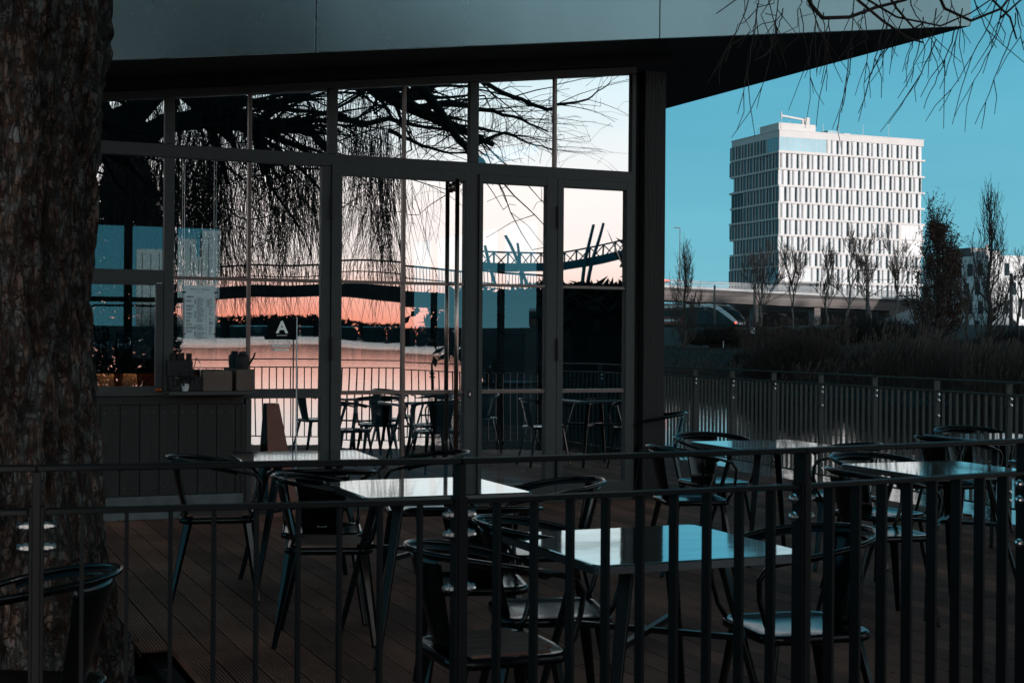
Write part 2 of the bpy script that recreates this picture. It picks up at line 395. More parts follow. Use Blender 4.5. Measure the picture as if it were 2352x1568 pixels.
# ================================================================== railings
def railing(name, label, pts, group='metal railings of the deck', gap=.1, rm=None):
    rm = rm or m_rail
    root = thing(name, label, 'railing', pts[0], 0, group); o = pts[0]
    tr = MB(); lr = MB()
    n = len(pts)
    for i, p in enumerate(pts):
        q = p - o
        tdir = (pts[min(i + 1, n - 1)] - pts[max(i - 1, 0)]).normalized(); nd = Vector((-tdir.y, tdir.x, 0))
        pm = MB()
        pm.bar(q + Vector((0, 0, 0)), q + Vector((0, 0, 1.112)), .014, .060, up=nd) if False else None
        M = Matrix.Translation(q) @ Matrix.Rotation(math.atan2(tdir.y, tdir.x), 4, 'Z')
        pm.box(-.009, .009, -.028, .028, -.02, 1.112, M)
        for sx in (-1, 1): pm.box(sx * .0125 + (-.0035 if sx < 0 else -.0035), sx * .0125 + .0035, -.024, .024, .09, 1.03, M)
        po = pm.build('post', rm, root, bevel=.0015)
        for z in (.985, .935, .80, .24, .17):
            if z == .80 and i % 2: continue
            bm = MB()
            Mz = M @ Matrix.Translation((0, 0, z)) @ Matrix.Rotation(R(90), 4, 'Y')
            bb = MB(); bb.lathe([(.001, -.044), (.007, -.043), (.010, -.037), (.010, -.029), (.014, -.028), (.014, -.0175), (.005, -.0174), (.005, .0174), (.014, .0175), (.014, .028), (.010, .029), (.010, .037), (.007, .043), (.001, .044)], 10)
            bm.add([Mz @ Vector(v) for v in bb.v], bb.f)
            bm.build('bolt', m_bolt, po, smooth=False)
    for a, b_ in zip(pts, pts[1:]):
        a = a - o; b_ = b_ - o; dr = (b_ - a).normalized(); ln = (b_ - a).length; nd = Vector((-dr.y, dr.x, 0))
        tr = MB(); tr.bar(a + Vector((0, 0, 1.119)) + dr * .001, b_ + Vector((0, 0, 1.119)) - dr * .001, .045, .014); tr.build('handrail', rm, root, bevel=.003)
        A = a + dr * .019; B = b_ - dr * .019
        for z_, h_ in ((1.018, .013), (.11, .012)): MB().bar(A + Vector((0, 0, z_)), B + Vector((0, 0, z_)), .038, h_).build('horizontal_bar', rm, root, bevel=.002)
        k = max(1, round(ln / gap) - 1)
        for j in range(k):
            c = a + dr * (ln * (j + 1) / (k + 1))
            M = Matrix.Translation(c) @ Matrix.Rotation(math.atan2(dr.y, dr.x), 4, 'Z')
            hd_ = .013 if rm is not m_rail else .019; MB().box(-.0045, .0045, -hd_, hd_, .117, 1.011, M).build('baluster', rm, root)
    return root
railing('deck_railing', 'black metal railing closest to the viewer, across the whole foreground', RAILPTS)
railing('deck_railing', 'black railing on the far corner of the deck, seen mirrored in the glass', CORNER)
nf = 12
railing('deck_railing', 'dark railing along the pond behind the rear tables at right', [FAR0 + (FAR1 - FAR0) * i / nf for i in range(nf - 1)], rm=m_rail_lit)

# ================================================================== pavilion
PV = thing('glass_pavilion', 'dark cafe pavilion with a tall glazed front and a slanting metal roof edge', 'pavilion', P0, TH)
ztop = lambda s: 3.283 + .1248 * s
# structural frame: posts, transom and head.  local: x along the front, y into the building
fr = MB()
def fbox(s0_, s1_, z0, z1, y0=-.005, y1=.09): fr.box(s0_, s1_, y0, y1, z0, z1)
def slant(mb, s0_, s1_, za, zb, y0, y1):         # bar whose top and bottom follow the roof slope
    mb.hexa([Vector(p) for p in ((s0_, y0, za(s0_)), (s1_, y0, za(s1_)), (s1_, y1, za(s1_)), (s0_, y1, za(s0_)), (s0_, y0, zb(s0_)), (s1_, y0, zb(s1_)), (s1_, y1, zb(s1_)), (s0_, y1, zb(s0_)))])
for a, b_ in ((.395, .47), (1.73, 1.805), (2.985, 3.067)):
    slant(fr, a, b_, lambda s: 2.965, lambda s: ztop(s) - .002, -.005, .09)
slant(fr, 4.56, 4.60, lambda s: .03, lambda s: ztop(s) - .002, -.003, .09)
fbox(.395, .47, .97, 2.86); fbox(1.675, 1.752, .02, 2.86)
fbox(3.042, 3.068, .02, 2.878, y0=-.003)
fbox(-1.6, 4.56, 2.862, 2.963, y0=-.008)
slant(fr, -1.6, 4.60, ztop, lambda s: ztop(s) + .065, -.008, .09)
fbox(-1.6, 4.60, 0.0, .028, y0=-.01, y1=.14)
fbox(.395, 1.675, .942, 1.018, y0=-.007)
fbox(1.055, 1.10, .03, .94, y0=-.004)
fbox(1.10, 1.675, .03, .115, y0=-.002)

fro = fr.build('frame', m_frame, PV, bevel=.003)
def pane(parent, s0_, s1_, z0, z1, y=.035, zf=None, tilt=None):
    rnd = random.Random(int(s0_ * 997 + z0 * 131)); tx = rnd.uniform(-.0022, .0022) if tilt is None else tilt; tz = rnd.uniform(-.0022, .0022)
    zb = zf if zf else (lambda s: z1)
    cx = (s0_ + s1_) / 2; cz = (z0 + z1) / 2
    Y = lambda s, z: y + (s - cx) * tz * 1.0 + (z - cz) * tx
    f = [(s0_, Y(s0_, z0), z0), (s1_, Y(s1_, z0), z0), (s1_, Y(s1_, zb(s1_)), zb(s1_)), (s0_, Y(s0_, zb(s0_)), zb(s0_))]
    mb = MB(); mb.add(f, [(0, 1, 2, 3)]); mb.cur = 1
    bk = [(p[0], p[1] + .008, p[2]) for p in f]
    mb.add(f + bk, [(5, 4, 7, 6), (0, 4, 5, 1), (1, 5, 6, 2), (2, 6, 7, 3), (3, 7, 4, 0)])
    return mb.build('pane', [m_glass, m_inner], parent)
def thinbars(vs_, hs): 
    mb = MB()
    for s_, z0, z1, zf in vs_:
        if zf: slant(mb, s_ - .014, s_ + .014, lambda s: z0, zf, .012, .05)
        else: mb.box(s_ - .014, s_ + .014, .012, .05, z0, z1)
    for s0_, s1_, z, h in hs: mb.box(s0_, s1_, .009, .050, z - h / 2, z + h / 2)
    return mb
def window(vs_, hs, panes, label=None, extra=None):
    mb = thinbars(vs_, hs)
    for q in (extra or []): mb.box(*q)
    o = mb.build('window', m_bead if not extra else m_frame, PV, bevel=.0015)
    for p in panes: pane(o, *p[:4], zf=p[4] if len(p) > 4 else None)
    return o
# clerestory row
zt = lambda s: ztop(s) + .001
for a, b_, mid in ((-.85, .395, -.24), (.47, 1.73, 1.077), (1.805, 2.985, 2.397), (3.067, 4.56, 3.803)):
    window([(mid, 2.963, 0, zt)], [], [(a, mid - .014, 2.964, 0, zt), (mid + .014, b_, 2.964, 0, zt)])
# fixed window left of the door, with the thin bars
window([(1.077, 1.018, 2.862, None)], [(.47, 1.063, 1.908, .026), (1.091, 1.675, 1.908, .026)],
       [(.47, 1.063, 1.018, 1.896), (1.091, 1.675, 1.018, 1.896), (.47, 1.063, 1.921, 2.862), (1.091, 1.675, 1.921, 2.862)])
window([], [], [(1.10, 1.675, .115, .942)])
# far left: pane over a side hung casement
window([], [(-.9, .395, 1.96, .0)], [(-.85, .395, 1.965, 2.862), (-.85, .335, 1.045, 1.845)],
       extra=[(-.9, .395, .0, .08, 1.865, 1.965), (.335, .385, -.012, .05, 1.03, 1.86), (-.9, .335, -.012, .05, 1.0, 1.045), (-.9, .335, -.012, .05, 1.845, 1.864), (-.9, .395, -.02, .06, .972, 1.0)])
# doors
def door(s0_, s1_, g0, g1, ztopd, hinge_s, handle=None, lab=None, mv=None):
    mb = MB(); y0, y1 = -.022, .045
    mb.box(s0_, g0, y0, y1, .035, ztopd); mb.box(g1, s1_, y0, y1, .035, ztopd)
    mb.box(g0, g1, y0 + .001, y1, 2.79, ztopd); mb.box(g0, g1, y0 + .001, y1, .035, .17)
    do = mb.build('door', m_frame, PV, bevel=.003)
    if lab: do['label'] = lab
    for z_, z2_ in ((1.896, 1.921), (.968, 1.0)): MB().box(g0, g1, -.004, .04, z_, z2_).build('glazing_bar', m_bead, do, bevel=.0015)
    zs = [(.17, .968), (1.0, 1.896), (1.921, 2.79)]
    if mv:
        MB().box(mv - .0145, mv + .0145, -.0055, .0395, zs[0][0], zs[2][1]).build('glazing_bar', m_bead, do, bevel=.0015)
    for z0, z1 in zs:
        if mv: pane(do, g0, mv - .0145, z0, z1, y=.02); pane(do, mv + .0145, g1, z0, z1, y=.02)
        else: pane(do, g0, g1, z0, z1, y=.02)
    for z in (2.52, 1.35, .32):
        h = MB(); h.lathe([(.009, -.10), (.011, -.098), (.011, -.002), (.008, 0), (.011, .002), (.011, .098), (.009, .10)], 10, (hinge_s, -.032, z)); h.build('hinge', m_leg, do, smooth=False)
    return do
d1 = door(1.757, 3.038, 1.845, 2.940, 2.882, 1.757, lab='wide left door leaf with the long bar handle', mv=2.392)
hb = MB(); hs = 2.835
hb.tube([(hs, -.10, .22), (hs, -.10, 2.80)], .019, 14)
for z in (.45, 1.5, 2.74): hb.tube([(hs, -.10, z), (hs, -.02, z)], .009, 8)
hb.box(hs - .02, hs + .02, -.03, -.018, 2.70, 2.78); 
hb.build('door_handle', mat('copper_lit_steel', (.42, .33, .29), .22, 1.0), d1, smooth=True)  # stainless bar, the warm glow on it put into the colour
kp = MB(); kp.lathe([(.017, 0), (.017, .004), (.014, .006)], 14); M = Matrix.Translation((2.99, -.022, .96)) @ Matrix.Rotation(R(90), 4, 'X')
kb = MB(); kb.add([M @ Vector((v[0], v[1] * 1.9, v[2])) for v in kp.v], kp.f); kb.build('lock_plate', m_black, d1)
kb = MB(); kb.box(2.984, 2.996, -.031, -.027, .950, .975); kb.build('lock_cylinder', m_bolt, d1)
door(3.070, 3.811, 3.106, 3.711, 2.862, 3.812)
door(3.815, 4.558, 3.876, 4.502, 2.862, 3.8135)
# timber wall below the sill, one board beside the other, and the plinth
wl = MB()
s = -1.6
while s < .99:
    wl.box(s + .003, min(s + .148, 1.012), -.018 + .0015 * math.sin(s * 40), .03, .187, .90); s += .151
wl.box(-1.6, 1.02, -.025, .05, .903, .965); wl.box(-1.6, 1.012, .0301, .08, .19, .90); wl.box(1.014, 1.050, -.02, .06, .03, .90)
wl.build('timber_wall', m_wood, PV, bevel=.0012)
sc = MB()
for i in range(17):
    for z in (.25, .84):
        for k in (.035, .11): sc.lathe([(.0035, 0), (.0035, .002)], 6, (0, 0, 0)); v0 = len(sc.v) - 12; sc.v[v0:] = [(p[0] - 1.6 + i * .151 + k, -.0215 - p[2] * .6, p[1] + z) for p in sc.v[v0:]]
sc.build('screw_heads', mat('screw_steel', (.35, .35, .35), .3, 1.0), PV)['kind'] = 'stuff'
MB().box(-1.6, 1.03, -.045, .08, .0, .183).build('plinth', m_conc, PV, bevel=.006)
# corner post of timber
cp = MB(); cp.box(4.672, 4.888, -.04, .16, 0, 3.885)
cpo = cp.build('corner_post', mat('post_timber', (.019, .018, .017), .7, var=.4, scale=5, stretch=(6, 6, .35), bump=.35, bscale=9), PV, bevel=.005)
for i in range(4):
    q = MB(); q.lathe([(.012, 0), (.012, .004), (.005, .006)], 10); v = [(4.705 + i * .048 + p[0], -.041 - p[2], 3.80 + p[1]) for p in q.v]; qq = MB(); qq.add(v, q.f); qq.build('bolt_head', m_leg, cpo)
# header beam above the windows
hd = MB(); slant(hd, -2.2, 4.93, lambda s: ztop(s) + .068, lambda s: ztop(s) + .16, -.06, .12)
slant(hd, -2.2, 4.93, lambda s: ztop(s) + .1605, lambda s: ztop(s) + .30, -.03, .12)
hd.build('header_beam', m_header, PV, bevel=.004)
# roof: fascia 1.0 m in front of the glass, its lower edge climbing to the right, soffit behind
OFF = -1.0
fz = lambda s: 3.4215 + .1246 * s                 # lower edge of fascia
TIP = 7.553
bk = toL(tuple((lambda r_: (r_.x * t_, r_.y * t_))(ray(1528, 250)) for t_ in [0])[0]) if False else None
def edge_at(px, py, z):
    r = ray(px, py); t_ = (z - EYE) / r.z; return toL((r.x * t_, r.y * t_))
eb = edge_at(1500, 258, 4.36)
kx = (eb[0] - TIP) / (eb[1] - OFF); BACK = 8.2; TIPB = TIP + kx * (BACK - OFF)
sf = MB()
S0 = -5.0
A = [(S0, OFF + .02, fz(S0)), (TIP - .01, OFF + .02, fz(TIP)), (TIPB, BACK, 4.36), (S0, BACK, 2.95)]
sf.add([(x, y, z - .0) for x, y, z in A] + [(x, y, z + .05) for x, y, z in A], [(3, 2, 1, 0), (4, 5, 6, 7), (0, 1, 5, 4), (1, 2, 6, 5), (2, 3, 7, 6), (3, 0, 4, 7)])
rf = MB()
up = 1.35; lean = .01                              # the fascia leans outwards as it rises
rf.add([(S0, OFF + .05, fz(S0) + .06), (TIP - .02, OFF + .05, fz(TIP) + .06), (TIPB, BACK, 4.42), (S0, BACK, 3.02),
        (S0, OFF - lean + .06, fz(S0) + up), (TIP - .08, OFF - lean + .06, fz(TIP) + up), (TIPB - .05, BACK, 5.6), (S0, BACK, 4.2)],
       [(3, 2, 1, 0), (4, 5, 6, 7), (0, 1, 5, 4), (1, 2, 6, 5), (2, 3, 7, 6), (3, 0, 4, 7)])
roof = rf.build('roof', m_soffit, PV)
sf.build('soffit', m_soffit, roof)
joints = [S0, -1.6]
for px in (725, 1515):
    r = ray(px, 100); pl0 = P0 + NN * 1.0; tt = (pl0 - Vector((0, 0, EYE))).dot(NN) / r.dot(NN); joints.append((r * tt + Vector((0, 0, EYE)) - P0).dot(D))
joints.append(TIP)
for a, b_ in zip(joints, joints[1:]):
    fm = MB(); g_ = .004; a2 = a + g_; b2 = b_ - (g_ if b_ != TIP else 0)
    P = [(a2, OFF, fz(a2)), (b2, OFF, fz(b2)), (b2 - (.03 if b_ == TIP else 0), OFF - lean, fz(b2) + up), (a2, OFF - lean, fz(a2) + up)]
    fm.add(P + [(x, y + .03, z) for x, y, z in P], [(0, 1, 2, 3), (7, 6, 5, 4), (0, 4, 5, 1), (1, 5, 6, 2), (2, 6, 7, 3), (3, 7, 4, 0)])
    fm.build('fascia_panel', m_fascia, roof, bevel=.002)
# side fascia of the right edge
fm = MB(); P = [(TIP + .001, OFF, fz(TIP)), (TIPB + .001, BACK, 4.36), (TIPB - .04, BACK, 5.6), (TIP - .03, OFF - lean, fz(TIP) + up)]
fm.add(P + [(x - .02, y, z) for x, y, z in P], [(0, 1, 2, 3), (7, 6, 5, 4), (0, 4, 5, 1), (1, 5, 6, 2), (2, 6, 7, 3), (3, 7, 4, 0)]); fm.build('fascia_panel', m_fascia, roof)
# inside: floor, ceiling, glazed rear wall and side walls
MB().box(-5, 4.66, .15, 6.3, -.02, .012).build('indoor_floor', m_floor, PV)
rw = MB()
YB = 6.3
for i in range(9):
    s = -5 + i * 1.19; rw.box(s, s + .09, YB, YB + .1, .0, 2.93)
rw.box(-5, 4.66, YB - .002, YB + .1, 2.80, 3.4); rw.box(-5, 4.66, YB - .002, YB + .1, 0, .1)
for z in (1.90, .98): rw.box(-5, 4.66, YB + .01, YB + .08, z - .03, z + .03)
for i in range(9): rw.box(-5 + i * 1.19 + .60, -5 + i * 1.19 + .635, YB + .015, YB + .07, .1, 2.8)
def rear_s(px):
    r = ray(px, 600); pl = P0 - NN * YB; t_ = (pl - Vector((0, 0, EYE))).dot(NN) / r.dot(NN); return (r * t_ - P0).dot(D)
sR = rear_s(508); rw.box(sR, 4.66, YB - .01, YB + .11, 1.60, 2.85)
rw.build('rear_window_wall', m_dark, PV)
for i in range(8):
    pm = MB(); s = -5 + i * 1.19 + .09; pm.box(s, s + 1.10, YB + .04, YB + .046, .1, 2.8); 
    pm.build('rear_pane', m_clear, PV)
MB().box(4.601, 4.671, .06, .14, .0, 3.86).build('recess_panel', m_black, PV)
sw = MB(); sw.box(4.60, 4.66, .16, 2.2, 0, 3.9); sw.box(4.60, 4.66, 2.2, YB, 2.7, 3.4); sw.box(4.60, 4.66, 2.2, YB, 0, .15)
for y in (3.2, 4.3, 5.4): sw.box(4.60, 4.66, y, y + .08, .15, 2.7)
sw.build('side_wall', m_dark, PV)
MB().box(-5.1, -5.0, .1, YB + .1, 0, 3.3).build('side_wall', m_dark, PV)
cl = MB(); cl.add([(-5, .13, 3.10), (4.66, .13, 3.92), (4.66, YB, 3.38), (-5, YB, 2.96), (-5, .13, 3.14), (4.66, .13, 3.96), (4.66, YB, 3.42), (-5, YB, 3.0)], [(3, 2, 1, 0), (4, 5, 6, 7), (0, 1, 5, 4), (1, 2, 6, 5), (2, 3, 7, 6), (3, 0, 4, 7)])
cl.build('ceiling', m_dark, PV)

# ------------------------------------------------------------------ signs behind the glass
XZ = lambda s, y, z: Matrix.Translation((s, y, z)) @ Matrix.Rotation(R(90), 4, 'X')
mn = thing('menu_board', 'long pale blue cafe menu sheet clamped inside the window left of the door', 'menu', P0, TH)
MB().box(.555, .795, -.0165, -.0125, 1.424, 1.848).build('sheet', mat('menu_paper', (.80, .96, .98), .6), mn)
ink = mat('printed_ink', (.03, .07, .09), .6)
le = MB()
def put(s, z, txt, size, al='LEFT', bold=0.0): letters(le, txt, size, XZ(s, -.017, z), al, .0004, bold)
put(.675, 1.812, 'MONDO  O  ITALIANO', .0155, 'CENTER'); put(.675, 1.793, 'PIZZA . PANINI . CAFFE', .006, 'CENTER')
rl = random.Random(3)
for z, h1, h2 in ((1.752, 'APERTO', ''), (1.682, 'WINE ON', 'WEDNESDAY'), (1.622, 'THIRSTY', 'THURSDAY'), (1.566, 'FIZZY', 'FRIDAY'), (1.510, 'SATURDAY', 'NIGHT FEVER')):
    put(.566, z, h1, .0165 if h1 == 'APERTO' else .0125, bold=.0007)
    if h2: put(.566, z - .012, h2, .0105)
    for k in range(3): le.box(.566, .566 + rl.uniform(.035, .052), -.0174, -.0168, z - .022 - k * .0065, z - .0195 - k * .0065)
for z0, n_ in ((1.752, 22), (1.60, 8), (1.535, 8), (1.475, 9)):
    for k in range(n_ if z0 > 1.7 else n_ - 1):
        zz = z0 - k * .0072; le.box(.650, .650 + rl.uniform(.03, .066), -.0174, -.0168, zz, zz + .0024); le.box(.722, .728, -.0174, -.0168, zz, zz + .0024)
for k in range(34):
    zz = 1.74 - k * .0085
    if 15 < k < 18 or k == 25: continue
    le.box(.748, .748 + rl.uniform(.012, .032), -.0174, -.0168, zz, zz + .0024)
put(.752, 1.548, 'GELATO', .0085, bold=.0005)
for z, txt in ((1.70, 'CAFFE'), (1.59, 'BEVANDE'), (1.50, 'BIRRA'), (1.435, 'CLASSICI')):
    letters(le, txt, .0125, XZ(.642, -.017, z) @ Matrix.Rotation(R(90), 4, 'Z'), 'LEFT', .0004, .0006)
letters(le, 'CICCHETTI', .0115, XZ(.744, -.017, 1.68) @ Matrix.Rotation(R(90), 4, 'Z'), 'LEFT', .0004, .0006)
le.build('lettering', ink, mn)
for s, z in ((.551, 1.795), (.799, 1.795), (.551, 1.462), (.799, 1.462)):
    MB().box(s - .012, s + .012, -.022, .012, z - .005, z + .005).build('clamp', m_black, mn)
wr = MB()
for s in (.549, .801): wr.tube([(s, -.012, 1.32), (s, -.012, 2.86)], .0015, 4)
wr.build('hanging_wire', m_steel, mn)
sg = thing('window_sign', 'dark square poster with a large pale letter A in the pane beside the door', 'sign', P0, TH)
MB().box(1.222, 1.464, -.018, -.014, 1.422, 1.592).build('poster', mat('poster_black', (.006, .009, .010), .8, spec=.1), sg)
le = MB(); pale = mat('pale_print', (.42, .46, .46), .5, emit=(.4, .45, .45), estr=.35)
letters(le, 'A', .135, XZ(1.343, -.019, 1.478), 'CENTER', .0005, .004); letters(le, 'AUTOSTADT', .015, XZ(1.343, -.019, 1.452), 'CENTER', .0004)
le.build('lettering', pale, sg); le = MB()
letters(le, 'WIE WAR IHR', .030, XZ(1.343, -.019, 1.395), 'CENTER', .0004, .0006); letters(le, 'BISHERIGER', .030, XZ(1.343, -.019, 1.362), 'CENTER', .0004, .0006); letters(le, 'BESUCH?', .030, XZ(1.343, -.019, 1.329), 'CENTER', .0004, .0006)
le.build('caption', pale, sg)
MB().box(1.462, 1.470, -.026, -.012, .020, 1.60).build('support_rod', mat('pale_rod', (.75, .85, .88), .4), sg)
MB().box(1.34, 1.60, -.20, -.012, .003, .02).build('base_plate', m_steel, sg)

# ------------------------------------------------------------------ counter and things inside at left
def pv(s, y, z): return L(s, y, z)
ct = thing('bar_counter', 'dark cafe counter with a warm lit shelf behind the left window', 'counter', P0, TH)
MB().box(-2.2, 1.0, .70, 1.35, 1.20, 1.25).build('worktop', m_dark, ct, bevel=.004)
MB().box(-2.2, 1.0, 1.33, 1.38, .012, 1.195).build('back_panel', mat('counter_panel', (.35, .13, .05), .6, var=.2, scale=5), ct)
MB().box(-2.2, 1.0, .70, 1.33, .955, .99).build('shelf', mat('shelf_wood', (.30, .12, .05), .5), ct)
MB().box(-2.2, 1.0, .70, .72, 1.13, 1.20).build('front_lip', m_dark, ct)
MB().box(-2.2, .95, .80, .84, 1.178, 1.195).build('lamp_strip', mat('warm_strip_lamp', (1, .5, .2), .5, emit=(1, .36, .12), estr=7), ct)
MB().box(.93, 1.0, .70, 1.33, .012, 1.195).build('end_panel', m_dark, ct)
for k, (s, wd, h) in enumerate(((-.02, .16, .16), (.20, .13, .14), (.60, .10, .12))):
    mb = MB()
    mb.hexa([Vector(p) for p in ((s, .90, .992), (s + wd, .90, .992), (s + wd, 1.08, .992), (s, 1.08, .992), (s + .01, .91, .992 + h), (s + wd - .01, .92, .992 + h * .93), (s + wd, 1.07, .992 + h), (s, 1.07, .992 + h * 1.05))])
    o = mb.build('foil_box', mat('crinkled_foil', (.70, .62, .56), .4, .7, bump=.5, scale=14, bscale=18), bevel=.006); o.location = P0; o.rotation_euler = (0, 0, TH)
    tag(o, ('crinkled foil box on the lit shelf, nearest to the tree trunk', 'crinkled foil box standing right of another in the casement', 'small foil box low in the second window')[k], 'box', 'foil boxes on the lit shelf')
MB().box(.40, 1.09, -.26, -.0085, .985, 1.012).build('window_ledge', m_frame, PV)
for k, (s, y, wd, h) in enumerate(((.665, -.225, .23, .16), (.93, -.215, .145, .17))):
    o = MB().box(s, s + wd, y, y + .2, 1.0135, 1.0135 + h).build('cardboard_box', mat('kraft_card', (.16, .115, .095), .8, var=.15, scale=6), bevel=.004); o.location = P0; o.rotation_euler = (0, 0, TH)
    tag(o, ('wide brown cardboard box on the window ledge under the menu', 'narrow brown cardboard box on the window ledge beside the thin upright bar')[k], 'box')
o = MB().box(.45, 1.09, .30, .68, .93, .9985).build('window_bench', m_dark); o.location = P0; o.rotation_euler = (0, 0, TH); tag(o, 'dark bench board along the inside of the window sill', 'bench')
for k, (s, z) in enumerate(((1.0, 1.185), (.50, 1.252))):
    mb = MB(); mb.lathe([(.045, 0), (.05, .05), (.05, .10), (.03, .12), (.03, .14)], 12, (0, 0, 0)); mb.tube([(.05, 0, .03), (.09, 0, .10), (.10, 0, .13)], .008, 6)
    o = mb.build('coffee_pot', m_black); o.location = pv(s, -.115 if k == 0 else 1.0, z); tag(o, ('black pot standing on the narrow cardboard box', 'black pot on the worktop behind the coffee machine')[k], 'pot')
cm = thing('coffee_machine', 'black espresso machine silhouette at the window below the menu', 'coffee machine', pv(.605, -.125, 1.0135), TH); cm.scale = (.52, .52, .72)
MB().box(-.36, .22, -.16, .2, .0, .16).build('body', m_black, cm, bevel=.012); MB().box(-.38, -.02, -.10, .2, .16, .33).build('boiler_housing', m_black, cm, bevel=.01)
mb = MB()
for s in (-.30, -.18, -.06): mb.tube([(s, -.20, .17), (s, -.20, .06)], .02, 8); mb.tube([(s, -.20, .15), (s + .02, -.36, .14)], .011, 6)
mb.build('portafilter', m_leg, cm)
mb = MB(); mb.tube([(.0, .1, .16), (.05, .0, .36), (.09, -.1, .30), (.1, -.1, .1)], .007, 6); mb.build('steam_wand', m_steel, cm)
mb = MB()
for s in (-.34, -.22, -.1): mb.box(s, s + .07, -.05, .05, .33, .41)
mb.build('stacked_cups', m_leg, cm)
jm = glass_mat('jar_glass', .12, (.75, .85, .87), .0)
for k, (s, y, h) in enumerate(((-.12, .48, .17), (.02, .52, .16), (.17, .44, .20))):
    root = thing('glass_jar', ('glass jar full of cutlery nearest the tree trunk in the casement', 'short glass of spoons between the two bigger jars', 'wide clip top glass jar with a slice of orange')[k], 'jar', pv(s, y + .25, 1.252), TH, 'glass jars on the counter')
    rr = .045 if k < 2 else .068
    mb = MB(); mb.lathe([(rr, 0), (rr, h * .8), (rr * .8, h * .9), (rr * .85, h)], 16); mb.build('jar_body', jm, root, smooth=True)
    if k < 2:
        mb = MB(); q = random.Random(k)
        for i in range(9):
            a = q.uniform(0, 6.28); e = Vector((math.cos(a) * .07, math.sin(a) * .07, h + q.uniform(.03, .10))); mb.tube([(0, 0, .01), e], .004, 5)
            mb.lathe([(.002, -.02), (.010, -.01), (.011, .006), (.003, .018)], 6, e)
        mb.build('cutlery', m_leg, root)
    else:
        mb = MB(); mb.lathe([(rr * .9, 0), (rr * .9, .02)], 14, (0, 0, h)); mb.build('lid', jm, root)
        mb = MB(); M = Matrix.Translation((0, -.03, .06)) @ Matrix.Rotation(R(80), 4, 'X'); q = MB(); q.lathe([(.043, 0), (.043, .008)], 18); mb.add([M @ Vector(v) for v in q.v], q.f); mb.build('orange_slice', mat('orange_slice', (.6, .25, .15), .5, col2=(.75, .65, .6), scale=40), root)
ar = MB(); ar.tube([(-.10, .42, 1.25), (-.10, .42, 1.62), (-.08, .42, 1.68), (-.03, .42, 1.70), (.50, .42, 1.70), (.55, .42, 1.68), (.56, .42, 1.62), (.56, .42, 1.25)], .009, 8)
o = ar.build('glass_rack_frame', m_steel, smooth=True); o.location = P0 - NN * .45; o.rotation_euler = (0, 0, TH); tag(o, 'bent steel tube hoop standing on the counter over the jars', 'rack')
pp = thing('potted_plant', 'small leafy plant in a pale pot at the lower left window corner', 'plant', pv(.53, -.20, 1.0135), TH); pp.scale = (.7, .7, .7)
mb = MB(); mb.lathe([(.035, 0), (.05, .08), (.052, .085)], 12); mb.build('pot', m_white, pp)
mb = MB(); q = random.Random(9)
for i in range(90):
    v = Vector((q.gauss(0, .05), q.gauss(0, .04), .10 + abs(q.gauss(.06, .05)))); a = Vector((q.uniform(-1, 1), q.uniform(-1, 1), q.uniform(-.3, 1))).normalized() * .022; b_ = a.cross(Vector((0, 0, 1))).normalized() * .009
    mb.add([v, v + a * .5 + b_, v + a, v + a * .5 - b_], [(0, 1, 2, 3)])
mb.build('leaves', mat('plant_leaf', (.012, .03, .03), .5), pp)
# bar tables, shakers and cards behind the doors
def shaker(s, y, z, lab):
    r_ = thing('sugar_shaker', lab, 'sugar shaker', pv(s, y, z), TH, 'sugar shakers on the indoor tables')
    mb = MB(); mb.lathe([(.030, 0), (.034, .01), (.033, .10), (.029, .125)], 14); mb.build('glass_body', mat('sugar_glass', (.62, .68, .70), .25), r_, smooth=True)
    mb = MB(); mb.lathe([(.031, .125), (.033, .130), (.031, .148), (.012, .160)], 14); mb.build('cap', m_steel, r_)
def card(s, y, z, lab):
    r_ = thing('menu_card', lab, 'menu card', pv(s, y, z), TH + .25, 'menu cards on the indoor tables')
    mb = MB(); mb.hexa([Vector(p) for p in ((0, 0, 0), (.10, 0, 0), (.10, .004, 0), (0, .004, 0), (0, .03, .20), (.10, .03, .20), (.10, .034, .20), (0, .034, .20))]); mb.build('card', mat('card_paper', (.28, .33, .34), .6), r_)
    mb = MB(); letters(mb, 'MENU', .014, Matrix.Translation((.05, .018, .165)) @ Matrix.Rotation(R(82), 4, 'X'), 'CENTER', .0004)
    for k in range(5): mb.box(.02, .08, .0085 + .003 * (3 - k) * .9 - .004, .0065 + .003 * (3 - k) * .9, .135 - k * .018, .139 - k * .018)
    mb.build('print', ink, r_)
def bartable(s, y, lab):
    r_ = thing('indoor_table', lab, 'table', pv(s, y, 0.012), TH, 'round tables behind the doors')
    mb = MB(); mb.lathe([(.34, 1.005), (.35, 1.01), (.35, 1.035), (.34, 1.04)], 28); mb.build('table_top', m_edge, r_)
    mb = MB(); mb.lathe([(.22, 0), (.22, .012), (.04, .03), (.03, .06), (.03, 1.005)], 14); mb.build('pedestal', m_black, r_)
bartable(3.55, .62, 'round indoor bar table behind the middle door leaf'); shaker(3.38, .50, 1.052, 'sugar shaker on the bar table behind the middle door leaf'); card(3.47, .58, 1.052, 'menu card behind the shaker in the middle door leaf')
bartable(2.55, .95, 'round indoor bar table behind the wide door leaf'); shaker(2.47, .85, 1.052, 'sugar shaker just right of the thin upright bar in the wide door'); shaker(2.80, .95, 1.052, 'sugar shaker behind the long door handle'); card(2.36, .80, 1.052, 'menu card beside the thin upright bar of the wide door')
bartable(4.45, 1.0, 'round indoor bar table behind the rightmost door leaf'); shaker(4.30, .95, 1.052, 'sugar shaker behind the rightmost door leaf')
fe = thing('fire_extinguisher', 'red fire extinguisher on the floor behind the glass beside the timber wall', 'fire extinguisher', pv(1.14, .30, .012), TH)
